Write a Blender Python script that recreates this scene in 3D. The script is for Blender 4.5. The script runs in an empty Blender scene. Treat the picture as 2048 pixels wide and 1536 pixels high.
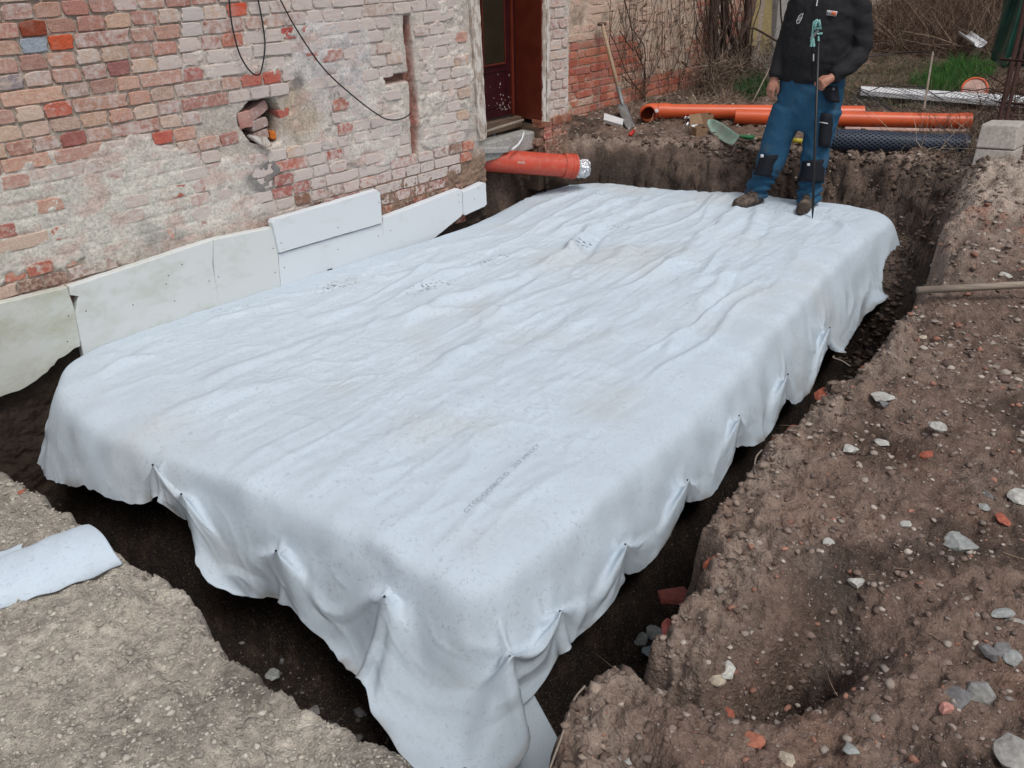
import bpy, bmesh, math, random
import numpy as np
from mathutils import Vector, Matrix
random.seed(7); rng = np.random.default_rng(7)
S = bpy.context.scene; COL = S.collection
PI = math.pi

# ------------------------------------------------------------ camera, sky, sun, exposure
FPX, PX, PY, H = 1750.0, 1024.0, 768.0, 2.0       # focal length in pixels of a 2048 x 1536 frame
_w = np.array([2870 - PX, -(-195 - PY), -FPX]); _w /= np.linalg.norm(_w)
_u = np.cross(np.array([1, 0.021, 0.0]), _w); _u = _u if _u[1] > 0 else -_u; _u /= np.linalg.norm(_u)
R = np.array([_w, np.cross(_u, _w), _u])           # rows: world x (along the house wall), y (towards it), z in camera axes
CAM = np.array([0, 0, H])
cd = bpy.data.cameras.new('camera'); cam = bpy.data.objects.new('camera', cd); COL.objects.link(cam)
cd.sensor_width = 36; cd.lens = 36 * FPX / 2048; cd.clip_start = 0.05; cd.clip_end = 300
m4 = Matrix.Identity(4)
for i in range(3):
    for j in range(3): m4[i][j] = R[i][j]
m4.translation = Vector(CAM); cam.matrix_world = m4; S.camera = cam

SUN_EL, SUN_AZ = math.radians(60), math.radians(250)   # azimuth the light comes from, counter-clockwise from +x
W = bpy.data.worlds.new('World'); S.world = W; W.use_nodes = True
nt = W.node_tree; bgn = nt.nodes['Background']; sky = nt.nodes.new('ShaderNodeTexSky')
sky.sky_type = 'NISHITA'; sky.sun_disc = False; sky.sun_elevation = SUN_EL
sky.sun_rotation = PI / 2 - SUN_AZ; sky.air_density = 1.0; sky.dust_density = 4.0; sky.ozone_density = 1.0
hsv = nt.nodes.new('ShaderNodeHueSaturation'); hsv.inputs['Saturation'].default_value = 0.42
nt.links.new(sky.outputs[0], hsv.inputs['Color']); nt.links.new(hsv.outputs[0], bgn.inputs[0]); bgn.inputs[1].default_value = 0.125
sd = bpy.data.lights.new('sun', 'SUN'); sd.energy = 1.25; sd.angle = math.radians(16); sd.color = (1, 0.985, 0.965)
sun = bpy.data.objects.new('sun', sd); COL.objects.link(sun)
sdir = Vector((math.cos(SUN_AZ) * math.cos(SUN_EL), math.sin(SUN_AZ) * math.cos(SUN_EL), math.sin(SUN_EL)))
sun.rotation_euler = sdir.to_track_quat('Z', 'Y').to_euler(); sun.location = (-4, -4, 8)
S.view_settings.view_transform = 'Standard'; S.view_settings.look = 'None'; S.view_settings.exposure = 0.10
S.view_settings.gamma = 1; S.view_settings.use_curve_mapping = False

# ------------------------------------------------------------ helpers
def ray(x, y): return R @ np.array([x - PX, -(y - PY), -FPX])
def onz(x, y, z=0.0):
    d = ray(x, y); return CAM + (z - H) / d[2] * d
def ony(x, y, Y):
    d = ray(x, y); return CAM + Y / d[1] * d
def onx(x, y, X):
    d = ray(x, y); return CAM + X / d[0] * d
def proj(P):
    c = (np.asarray(P, float) - CAM) @ R
    return np.stack([PX + FPX * c[..., 0] / -c[..., 2], PY - FPX * c[..., 1] / -c[..., 2]], -1)
def V(*a): return Vector(a)
def srgb(r, g, b): return tuple(((c / 255) / 12.92 if c < 11 else ((c / 255 + .055) / 1.055) ** 2.4) for c in (r, g, b))
def sm(a, b, x):
    t = np.clip((x - a) / (b - a), 0, 1); return t * t * (3 - 2 * t)
_perm = np.random.default_rng(3).permutation(4096).astype(np.int64)
_ga = np.random.default_rng(4).uniform(0, 2 * PI, 4096); _gx, _gy = np.cos(_ga), np.sin(_ga)
def noise(x, y, seed=0):
    x = np.asarray(x, float) + seed * 17.31; y = np.asarray(y, float) + seed * 9.73
    xi = np.floor(x).astype(np.int64); yi = np.floor(y).astype(np.int64); fx = x - xi; fy = y - yi
    def g(ix, iy, dx, dy):
        h = _perm[(_perm[ix & 4095] + iy) & 4095]; return _gx[h] * dx + _gy[h] * dy
    u = fx * fx * fx * (fx * (fx * 6 - 15) + 10); v = fy * fy * fy * (fy * (fy * 6 - 15) + 10)
    a = g(xi, yi, fx, fy); b = g(xi + 1, yi, fx - 1, fy); c = g(xi, yi + 1, fx, fy - 1); d = g(xi + 1, yi + 1, fx - 1, fy - 1)
    return ((a + (b - a) * u) + ((c + (d - c) * u) - (a + (b - a) * u)) * v) * 1.5
def fbm(x, y, f=1.0, o=4, seed=0, g=0.5):
    s = 0; a = 1; t = 0
    for k in range(o):
        s = s + a * noise(x * f, y * f, seed + k * 5); t += a; a *= g; f *= 2.03
    return s / t

def mesh(name, vs, fs, mats=None, fmat=None, smooth=False, col=None):
    me = bpy.data.meshes.new(name); me.from_pydata([tuple(v) for v in vs], [], fs)
    for m in ([] if mats is None else mats if isinstance(mats, (list, tuple)) else [mats]): me.materials.append(m)
    if fmat is not None: me.polygons.foreach_set('material_index', fmat)
    if smooth: me.polygons.foreach_set('use_smooth', [True] * len(me.polygons))
    if col is not None: setcol(me, col)
    me.update(); return me
def gridmesh(name, P, mat, mask=None, smooth=True, col=None, closed=False):
    n, m, _ = P.shape; idx = np.arange(n * m).reshape(n, m)
    if closed: idx = np.vstack([idx, idx[:1]])
    a, b, c, d = idx[:-1, :-1], idx[1:, :-1], idx[1:, 1:], idx[:-1, 1:]
    q = np.stack([a, b, c, d], -1).reshape(-1, 4)
    if mask is not None: q = q[mask.reshape(-1)]
    me = bpy.data.meshes.new(name); me.vertices.add(n * m); me.vertices.foreach_set('co', P.reshape(-1).astype(np.float32))
    me.loops.add(q.size); me.loops.foreach_set('vertex_index', q.reshape(-1).astype(np.int32))
    me.polygons.add(len(q)); me.polygons.foreach_set('loop_start', (np.arange(len(q)) * 4).astype(np.int32))
    me.polygons.foreach_set('use_smooth', np.full(len(q), smooth))
    me.materials.append(mat); me.update(calc_edges=True)
    if col is not None: setcol(me, col.reshape(-1, 3))
    me.validate(); return me
def setcol(me, c):
    c = np.asarray(c, np.float32); a = me.attributes.new('Col', 'FLOAT_COLOR', 'POINT')
    a.data.foreach_set('color', np.concatenate([c, np.ones((len(c), 1), np.float32)], 1).reshape(-1))
def obj(name, me, parent=None):
    o = bpy.data.objects.new(name, me); COL.objects.link(o); o.parent = parent; return o
def tag(o, label=None, cat=None, group=None, kind=None):
    if label: o['label'] = label
    if cat: o['category'] = cat
    if group: o['group'] = group
    if kind: o['kind'] = kind
    return o
def thing(name, label, cat, loc=(0, 0, 0), group=None):
    o = bpy.data.objects.new(name, None); COL.objects.link(o); o.location = tuple(loc); o.empty_display_size = .1
    tag(o, label, cat, group); return o
def local(vs, parent):        # world coordinates into the frame of an unrotated Empty
    l = parent.location; return [(v[0] - l[0], v[1] - l[1], v[2] - l[2]) for v in vs]
class MB:
    def __init__(s): s.v = []; s.f = []; s.m = []; s.c = []
    def add(s, vs, fs, m=0, c=(1, 1, 1)):
        b = len(s.v); s.v += [tuple(v) for v in vs]; s.f += [tuple(i + b for i in f) for f in fs]; s.m += [m] * len(fs); s.c += [c] * len(vs); return s
    def box(s, p0, p1, m=0, c=(1, 1, 1)):
        (a, b, e), (x, y, z) = p0, p1
        return s.add([(a, b, e), (x, b, e), (x, y, e), (a, y, e), (a, b, z), (x, b, z), (x, y, z), (a, y, z)],
                     [(3, 2, 1, 0), (4, 5, 6, 7), (0, 1, 5, 4), (1, 2, 6, 5), (2, 3, 7, 6), (3, 0, 4, 7)], m, c)
    def tube(s, pts, r, seg=8, m=0, cap=True, c=(1, 1, 1), inner=None):
        pts = [Vector(p) for p in pts]; n = len(pts); rs = [r] * n if not hasattr(r, '__len__') else list(r)
        up = None; vs = []; 
        for i, p in enumerate(pts):
            t = (pts[min(i + 1, n - 1)] - pts[max(i - 1, 0)]).normalized()
            if up is None: up = t.orthogonal().normalized()
            up = (up - t * up.dot(t)); up = up.normalized() if up.length > 1e-6 else t.orthogonal().normalized()
            b = t.cross(up)
            vs += [p + (up * math.cos(2 * PI * k / seg) + b * math.sin(2 * PI * k / seg)) * rs[i] for k in range(seg)]
        fs = [(i * seg + k, i * seg + (k + 1) % seg, (i + 1) * seg + (k + 1) % seg, (i + 1) * seg + k) for i in range(n - 1) for k in range(seg)]
        if cap: fs += [tuple(range(seg))[::-1], tuple((n - 1) * seg + k for k in range(seg))]
        return s.add(vs, fs, m, c)
    def build(s, name, mats, parent=None, smooth=False, bevel=0, off=None, col=False, kind=None, auto=False):
        vs = s.v if parent is None else local(s.v, parent)
        o = obj(name, mesh(name, vs, s.f, mats, s.m, smooth, s.c if col else None), parent)
        if bevel:
            b = o.modifiers.new('bevel', 'BEVEL'); b.width = bevel; b.segments = 2; b.limit_method = 'ANGLE'
        if kind: o['kind'] = kind
        return o
def sharp(o, ang=35):
    me = o.data; me.polygons.foreach_set('use_smooth', [True] * len(me.polygons)); me.set_sharp_from_angle(angle=math.radians(ang)); return o
def poly_interp(pts, n):
    P = np.array(pts, float); L = np.r_[0, np.cumsum(np.linalg.norm(np.diff(P, axis=0), axis=1))]
    t = np.linspace(0, L[-1], n); return np.stack([np.interp(t, L, P[:, k]) for k in range(P.shape[1])], 1)
def spline(pts, n):       # Catmull-Rom through the points
    P = [Vector(p) for p in pts]; P = [P[0] * 2 - P[1]] + P + [P[-1] * 2 - P[-2]]; out = []
    for i in range(n):
        u = i / (n - 1) * (len(P) - 3); k = min(int(u), len(P) - 4); t = u - k; a, b, c, d = P[k:k + 4]
        out.append(0.5 * ((2 * b) + (c - a) * t + (2 * a - 5 * b + 4 * c - d) * t * t + (3 * b - a - 3 * c + d) * t ** 3))
    return out
def sdist(x, y, poly):      # signed distance to a closed polygon, negative inside
    P = np.asarray(poly, float); Q = np.roll(P, -1, 0); d = np.full(x.shape, 1e9); ins = np.zeros(x.shape, bool)
    for (ax, ay), (bx, by) in zip(P, Q):
        ex, ey = bx - ax, by - ay; t = np.clip(((x - ax) * ex + (y - ay) * ey) / (ex * ex + ey * ey + 1e-12), 0, 1)
        d = np.minimum(d, (x - ax - t * ex) ** 2 + (y - ay - t * ey) ** 2)
        c = ((ay > y) != (by > y)); ins ^= c & (x < (bx - ax) * (y - ay) / (by - ay + 1e-12) + ax)
    return np.sqrt(d) * np.where(ins, -1, 1)
def segdist(x, y, pts):
    d = np.full(x.shape, 1e9)
    for (ax, ay), (bx, by) in zip(pts[:-1], pts[1:]):
        ex, ey = bx - ax, by - ay; t = np.clip(((x - ax) * ex + (y - ay) * ey) / (ex * ex + ey * ey + 1e-12), 0, 1)
        d = np.minimum(d, (x - ax - t * ex) ** 2 + (y - ay - t * ey) ** 2)
    return np.sqrt(d)

# ------------------------------------------------------------ materials
class NT:
    def __init__(s, name, rough=.8, spec=.3):
        s.mat = bpy.data.materials.new(name); s.mat.use_nodes = True; s.t = s.mat.node_tree; s.b = s.t.nodes['Principled BSDF']
        s.b.inputs['Roughness'].default_value = rough; s.b.inputs['Specular IOR Level'].default_value = spec
    def n(s, typ, **k):
        x = s.t.nodes.new(typ)
        for a, b in k.items():
            if a in ('operation', 'blend_type', 'data_type', 'feature', 'distance', 'noise_dimensions', 'attribute_name', 'interpolation', 'clamp_factor', 'wave_type', 'bands_direction'):
                setattr(x, a, b)
            else: x.inputs[a.replace('_', ' ')].default_value = b
        return x
    def l(s, a, b): s.t.links.new(a, b)
    def coord(s, kind='Object', scale=None):
        o = s.n('ShaderNodeTexCoord').outputs[kind]
        if scale is not None:
            m = s.n('ShaderNodeMapping'); m.inputs['Scale'].default_value = scale; s.l(o, m.inputs['Vector']); o = m.outputs[0]
        return o
    def pos(s, scale=None):
        o = s.n('ShaderNodeNewGeometry').outputs['Position']
        if scale is not None:
            m = s.n('ShaderNodeMapping'); m.inputs['Scale'].default_value = scale; s.l(o, m.inputs['Vector']); o = m.outputs[0]
        return o
    def noise(s, vec, scale, detail=4, rough=.55):
        x = s.n('ShaderNodeTexNoise'); x.inputs['Scale'].default_value = scale; x.inputs['Detail'].default_value = detail; x.inputs['Roughness'].default_value = rough
        s.l(vec, x.inputs['Vector']); return x.outputs['Fac']
    def ramp(s, f, stops):
        r = s.n('ShaderNodeValToRGB'); cr = r.color_ramp
        while len(cr.elements) < len(stops): cr.elements.new(.5)
        for e, (p, c) in zip(cr.elements, stops):
            e.position = p; e.color = (*c, 1) if hasattr(c, '__len__') else (c, c, c, 1)
        s.l(f, r.inputs[0]); return r.outputs[0]
    def mix(s, f, a, b, mode='MIX'):
        m = s.n('ShaderNodeMix'); m.data_type = 'RGBA'; m.blend_type = mode; m.clamp_factor = True
        for v, i in ((f, 0), (a, 6), (b, 7)):
            if hasattr(v, 'is_linked') or hasattr(v, 'links'): s.l(v, m.inputs[i])
            elif i == 0: m.inputs[0].default_value = v
            else: m.inputs[i].default_value = (*v, 1) if hasattr(v, '__len__') else (v, v, v, 1)
        return m.outputs[2]
    def math(s, op, a, b=0.0):
        m = s.n('ShaderNodeMath', operation=op)
        for v, i in ((a, 0), (b, 1)):
            if hasattr(v, 'links'): s.l(v, m.inputs[i])
            else: m.inputs[i].default_value = v
        return m.outputs[0]
    def bump(s, h, strength=.5, dist=.01, prev=None):
        b = s.n('ShaderNodeBump'); b.inputs['Strength'].default_value = strength; b.inputs['Distance'].default_value = dist
        s.l(h, b.inputs['Height'])
        if prev is not None: s.l(prev, b.inputs['Normal'])
        s.l(b.outputs[0], s.b.inputs['Normal']); return b.outputs[0]
    def color(s, c):
        if hasattr(c, 'links'): s.l(c, s.b.inputs['Base Color'])
        else: s.b.inputs['Base Color'].default_value = (*c, 1)
def simple(name, c, rough=.6, var=.25, scale=30, bump=.15, dirt=None, dirt_amt=.45, spec=.3, metal=0, bd=.002):
    m = NT(name, rough, spec); p = m.coord('Object'); f = m.noise(p, scale, 5)
    col = m.mix(1.0, c, m.ramp(f, [(.3, 1 - var), (.7, 1 + var * .4)]), 'MULTIPLY')
    if dirt: col = m.mix(m.ramp(m.noise(m.pos(), 9, 8, .7), [(dirt_amt, 0.), (dirt_amt + .18, 1.)]), col, dirt)
    m.color(col); m.b.inputs['Metallic'].default_value = metal
    if bump: m.bump(f, bump, bd)
    return m.mat
def mat_soil():
    m = NT('soil', .95, .15); p = m.pos(); a = m.n('ShaderNodeAttribute', attribute_name='Col').outputs['Color']
    n1 = m.noise(p, 45, 6, .65); n2 = m.noise(p, 160, 3, .6); n3 = m.noise(p, 12, 5, .6)
    vo = m.n('ShaderNodeTexVoronoi', feature='F1'); vo.inputs['Scale'].default_value = 75; m.l(p, vo.inputs['Vector'])
    col = m.mix(1., a, m.ramp(n1, [(.3, .62), (.5, 1.), (.72, 1.35)]), 'MULTIPLY')
    col = m.mix(1., col, m.ramp(n3, [(.35, .8), (.65, 1.15)]), 'MULTIPLY')
    vsep = m.ramp(vo.outputs['Color'], [(.80, 0.), (.90, 1.)])
    near = m.ramp(vo.outputs['Distance'], [(.25, 1.), (.45, 0.)])
    col = m.mix(m.math('MULTIPLY', m.math('MULTIPLY', vsep, near), .45), col, m.mix(.55, col, (.42, .36, .31)))
    v2 = m.n('ShaderNodeTexVoronoi', feature='F1'); v2.inputs['Scale'].default_value = 260; m.l(p, v2.inputs['Vector'])
    col = m.mix(m.math('MULTIPLY', m.ramp(v2.outputs['Color'], [(.70, 0.), (.9, 1.)]), m.ramp(v2.outputs['Distance'], [(.2, .9), (.5, 0.)])), col, m.mix(.5, col, (.60, .54, .48)))
    col = m.mix(m.ramp(m.noise(p, 90, 5, .75), [(.55, 0.), (.66, .75)]), col, m.mix(.7, col, (.01, .008, .006)))
    m.color(col)
    h = m.math('ADD', m.math('MULTIPLY', n1, 1.0), m.math('MULTIPLY', n2, .9)); h = m.math('SUBTRACT', h, m.math('MULTIPLY', vo.outputs['Distance'], .6))
    m.bump(h, 1., .011); return m.mat
def mat_attr(name, rough=.85, scale=60, lo=.75, hi=1.2, bump=.5, dist=.004, spec=.2):
    m = NT(name, rough, spec); p = m.pos(); a = m.n('ShaderNodeAttribute', attribute_name='Col').outputs['Color']; f = m.noise(p, scale, 6, .6)
    m.color(m.mix(1., a, m.ramp(f, [(.3, lo), (.7, hi)]), 'MULTIPLY')); m.bump(f, bump, dist); return m.mat
def mat_mortar():
    m = NT('old_mortar', .92, .15); p = m.pos(); a = m.n('ShaderNodeAttribute', attribute_name='Col').outputs['Color']
    n1 = m.noise(p, 70, 6, .65); n2 = m.noise(p, 14, 6, .65); n3 = m.noise(p, 230, 3, .6)
    col = m.mix(1., a, m.ramp(n1, [(.28, .6), (.5, .98), (.75, 1.25)]), 'MULTIPLY')
    col = m.mix(1., col, m.ramp(n2, [(.35, .82), (.65, 1.12)]), 'MULTIPLY')
    m.color(col); m.bump(m.math('ADD', n1, m.math('MULTIPLY', n3, .5)), .8, .008); return m.mat
def mat_brick(nm='brick_face', w1=(.66, .595, .555), w2=(.45, .385, .35)):
    m = NT(nm, .9, .15); p = m.pos(); oi = m.n('ShaderNodeObjectInfo'); c = oi.outputs['Color']; al = oi.outputs['Alpha']
    n1 = m.noise(p, 28, 7, .68); n2 = m.noise(p, 120, 4, .6); n3 = m.noise(p, 9, 5, .6)
    col = m.mix(1., c, m.ramp(n2, [(.3, .7), (.7, 1.22)]), 'MULTIPLY')
    col = m.mix(m.ramp(n3, [(.5, 0.), (.7, .5)]), col, (.50, .36, .30))
    # lime wash left on the face, its cover set brick by brick through the object colour's alpha
    f = m.math('SUBTRACT', m.math('ADD', n1, al), .78); f = m.ramp(m.math('MULTIPLY', f, 5.), [(0., 0.), (1., 1.)])
    wash = m.mix(n2, w1, w2)
    col = m.mix(m.math('MULTIPLY', f, .88), col, wash)
    col = m.mix(m.ramp(m.noise(p, 17, 8, .75), [(.66, 0.), (.72, .5)]), col, (.12, .09, .08))
    m.color(col); m.bump(m.math('ADD', n1, m.math('MULTIPLY', n2, .6)), .7, .006); return m.mat
def mat_fabric():
    m = NT('geotextile', .85, .15); p = m.pos(); a = m.n('ShaderNodeAttribute', attribute_name='Col').outputs['Color']
    fib = m.noise(m.pos((60, 60, 60)), 6, 5, .7); big = m.noise(p, 2.2, 5, .6)
    sp = m.n('ShaderNodeTexNoise'); sp.inputs['Scale'].default_value = 55; sp.inputs['Detail'].default_value = 6; sp.inputs['Roughness'].default_value = .72; sp.inputs['Distortion'].default_value = .8; m.l(p, sp.inputs['Vector'])
    col = m.mix(1., (.525, .605, .675), m.ramp(fib, [(.3, .88), (.7, 1.05)]), 'MULTIPLY')
    speck = m.math('MULTIPLY', m.ramp(sp.outputs['Fac'], [(.54, 0.), (.66, 1.)]), m.ramp(big, [(.3, .12), (.7, .6)]))
    col = m.mix(speck, col, (.27, .30, .33)); col = m.mix(1., col, m.ramp(big, [(.3, .93), (.7, 1.03)]), 'MULTIPLY')
    col = m.mix(1., col, a, 'MULTIPLY')
    m.color(col); m.bump(m.math('ADD', fib, m.noise(p, 30, 4)), .38, .003); return m.mat
def mat_eps(name, c, dirt, amt):
    m = NT(name, .6, .3); p = m.pos(); b = m.n('ShaderNodeTexVoronoi'); b.inputs['Scale'].default_value = 260; m.l(p, b.inputs['Vector'])
    d = m.ramp(m.noise(m.pos((1, 1, 1.6)), 5, 7, .68), [(amt, 0.), (amt + .28, .75)])
    col = m.mix(d, c, dirt); col = m.mix(m.ramp(m.noise(p, 90, 4, .7), [(.66, 0.), (.72, .5)]), col, (.3, .29, .27))
    m.color(col); m.bump(b.outputs['Distance'], .12, .002); return m.mat
def mat_pvc(name, c, dusty=.5):
    m = NT(name, .38, .45); p = m.pos(); d = m.ramp(m.noise(p, 25, 8, .72), [(dusty, 0.), (dusty + .2, .6)])
    m.color(m.mix(d, m.mix(1., c, m.ramp(m.noise(p, 6, 3), [(.3, .88), (.7, 1.08)]), 'MULTIPLY'), srgb(170, 120, 100)))
    r = m.n('ShaderNodeMapRange'); m.l(d, r.inputs[0]); r.inputs[3].default_value = .36; r.inputs[4].default_value = .8; m.l(r.outputs[0], m.b.inputs['Roughness']); return m.mat
def mat_wood(name, c, c2, sc=(3, 3, 40), peel=None):
    m = NT(name, .75, .2); f = m.noise(m.coord('Object', sc), 2.2, 7, .65); col = m.ramp(f, [(.3, c2), (.62, c)])
    if peel: col = m.mix(m.ramp(m.noise(m.pos((1, 1, .35)), 28, 6, .7), [(.46, 0.), (.53, 1.)]), col, peel)
    m.color(col); m.bump(f, .35, .003); return m.mat
M = dict(
    soil=mat_soil(), mortar=mat_mortar(), brick=mat_brick(), brick2=mat_brick('painted_brick', (.64, .50, .40), (.46, .35, .27)), fabric=mat_fabric(), stone=mat_attr('stone', .85, 90), gravel=mat_attr('gravel', .9, 140, .8, 1.15, .3),
    stalk=mat_attr('dry_stalk', .85, 60), grass=mat_attr('grass_blade', .7, 40, .7, 1.2, 0.1),
    eps=mat_eps('white_foam', (.64, .675, .70), (.44, .48, .43), .56), eps_dirty=mat_eps('weathered_foam', (.56, .575, .53), (.38, .38, .27), .42), eps_mid=mat_eps('used_foam', (.61, .63, .62), (.43, .45, .37), .50),
    pvc_red=mat_pvc('red_orange_pvc', (.50, .065, .035), .50), pvc=mat_pvc('orange_pvc', (.60, .10, .03), .64), pvc_dark=simple('pipe_inside', (.28, .05, .02), .6),
    foil=simple('foil_tape', (.75, .76, .78), .22, .3, 90, 1.0, metal=.9, bd=.01), door=simple('dark_red_door_paint', (.035, .006, .008), .28, .3, 12, .05, dirt=(.07, .035, .03), dirt_amt=.62, spec=.5),
    lining=simple('brown_red_paint', (.115, .020, .010), .35, .3, 9, .08, dirt=(.24, .10, .06), dirt_amt=.66, spec=.45),
    glassy=simple('ribbed_glass', (.032, .024, .014), .25, .3, 5, 0), trim=mat_wood('peeling_white_paint', (.42, .34, .28), (.25, .20, .165), peel=(.58, .53, .48)),
    wood=mat_wood('ash_handle', (.40, .29, .20), (.26, .175, .115)), wood_grey=mat_wood('weathered_wood', (.30, .25, .20), (.15, .12, .10)), wood_dark=mat_wood('dark_wood', (.15, .10, .07), (.07, .05, .035)), wood_yellow=mat_wood('mossy_wood', (.27, .21, .10), (.17, .14, .07)),
    steel=simple('dull_steel', (.25, .26, .26), .5, .35, 25, .2, dirt=(.17, .13, .10), dirt_amt=.5, metal=.35), green_steel=simple('green_grey_blade', (.23, .33, .27), .5, .3, 14, .2, dirt=(.26, .24, .20), dirt_amt=.52),
    concrete=simple('concrete', (.34, .33, .31), .9, .3, 60, .5, dirt=(.20, .17, .14), dirt_amt=.55), concrete_pale=simple('pale_concrete', (.42, .38, .34), .9, .3, 50, .6, dirt=(.28, .22, .18), dirt_amt=.55), rust=simple('rusty_steel', (.045, .020, .015), .9, .5, 40, .6), black=simple('black_plastic', (.012, .012, .013), .4, .2, 20, 0, spec=.4),
    cable=simple('black_cable', (.02, .02, .022), .5, .2, 20, 0), wire=simple('dark_fence_wire', (.035, .033, .036), .6, .3), mesh_pl=simple('dark_blue_plastic_mesh', (.05, .065, .10), .5, .2, 8, 0),
    white=simple('white_plastic', (.68, .69, .70), .5, .15, 20, .05, dirt=(.4, .38, .35), dirt_amt=.6), paper=simple('white_paper', (.75, .76, .78), .8, .1), card=simple('cardboard', (.27, .17, .10), .85, .2), green=simple('green_paint', (.02, .15, .05), .5, .2),
    red=simple('red_plastic', (.5, .03, .02), .4, .2), tarp=simple('green_tarpaulin', (.012, .06, .042), .45, .35, 7, .4, spec=.4, bd=.02), teal=simple('turquoise_clamp', (.22, .46, .43), .35, .2, 30, .1, spec=.5),
    jacket=simple('black_softshell', (.014, .014, .016), .85, .35, 70, .25), trousers=simple('blue_work_cloth', (.019, .082, .155), .85, .3, 110, .35, dirt=(.085, .09, .09), dirt_amt=.55), kneepad=simple('black_knee_cloth', (.010, .012, .018), .8, .3, 60, .2),
    skin=simple('skin', (.42, .20, .14), .55, .18, 35, .1), boot=simple('dusty_boot_leather', (.055, .04, .032), .8, .3, 40, .3, dirt=(.20, .155, .12), dirt_amt=.50), sole=simple('boot_sole', (.04, .035, .03), .8), hair=simple('short_hair', (.05, .035, .025), .8),
    print_grey=simple('grey_print', (.31, .36, .41), .8), logo_white=simple('logo_white', (.7, .7, .7), .7), logo_orange=simple('logo_orange', (.62, .16, .08), .7), void=simple('sooty_cavity', (.012, .010, .009), 1.),
    clay=simple('clay_lid', (.46, .29, .24), .5, .25, 10, .1), bark=simple('vine_bark', (.085, .055, .042), .95, .5, 30, .6, bd=.01), nail=simple('nail', (.03, .03, .035), .5), tape=simple('yellow_tape', (.5, .42, .05), .5), blue=simple('blue_plastic', (.02, .03, .3), .5))

# ------------------------------------------------------------ outlines on the ground
SLAB = [(1.60, 1.64), (2.03, 1.66), (2.43, 1.70), (2.84, 1.72), (3.5, 1.80), (4.64, 2.02), (5.87, 2.22), (6.45, 2.22), (6.68, 2.26), (6.74, 2.50), (6.72, 2.75), (6.62, 2.95), (6.55, 3.44), (6.27, 4.2), (6.05, 4.70), (5.85, 4.83), (5.5, 4.82), (5.0, 4.72), (4.6, 4.63), (4.1, 4.60), (3.4, 4.66), (2.4, 4.665), (1.75, 4.665), (1.50, 4.65), (1.33, 4.50), (1.24, 4.30), (1.19, 4.0), (1.23, 3.6), (1.31, 3.25), (1.40, 2.85), (1.48, 2.4), (1.54, 2.0), (1.55, 1.75)]
def chaikin(P, n=3):
    P = np.array(P, float)
    for _ in range(n):
        Q = np.roll(P, -1, 0); P = np.stack([.75 * P + .25 * Q, .25 * P + .75 * Q], 1).reshape(-1, 2)
    return P
SLABS = chaikin(SLAB, 3)
GZ = .30
_rp = [(1130, 1560), (1145, 1470), (1165, 1400), (1205, 1350), (1250, 1322), (1300, 1322), (1330, 1290), (1350, 1235), (1395, 1200), (1420, 1160), (1455, 1105), (1425, 1045), (1470, 1000), (1500, 960), (1540, 900), (1555, 860), (1600, 850), (1640, 790), (1650, 765), (1700, 740), (1735, 700), (1740, 670), (1795, 620), (1840, 575), (1872, 540), (1866, 450), (1918, 428), (1925, 390), (1945, 350)]
_fp = [(1915, 340), (1850, 325), (1700, 302), (1500, 294), (1300, 292), (1200, 288)]
_lp = [(-300, 800), (0, 950), (70, 985), (130, 1030), (185, 1075), (250, 1130), (330, 1170), (365, 1190), (400, 1260), (440, 1310), (520, 1370), (600, 1420), (700, 1470), (760, 1500), (860, 1550)]
PIT = [tuple(onz(x, y, GZ)[:2]) for x, y in _rp] + [tuple(onz(x, y, GZ)[:2]) for x, y in _fp] + [(5.80, 4.80), (5.55, 5.02), (4.85, 5.02), (4.70, 4.82), (2, 4.9), (.3, 4.9)] + [tuple(onz(x, y, GZ)[:2]) for x, y in _lp]
_g = lambda *p: [tuple(onz(x, y, GZ)[:2]) for x, y in p]
GULLY = _g((1310, 1310), (1400, 1345), (1480, 1365), (1570, 1345), (1640, 1290)); BASIN = _g((1560, 1290), (1660, 1230))
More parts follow.
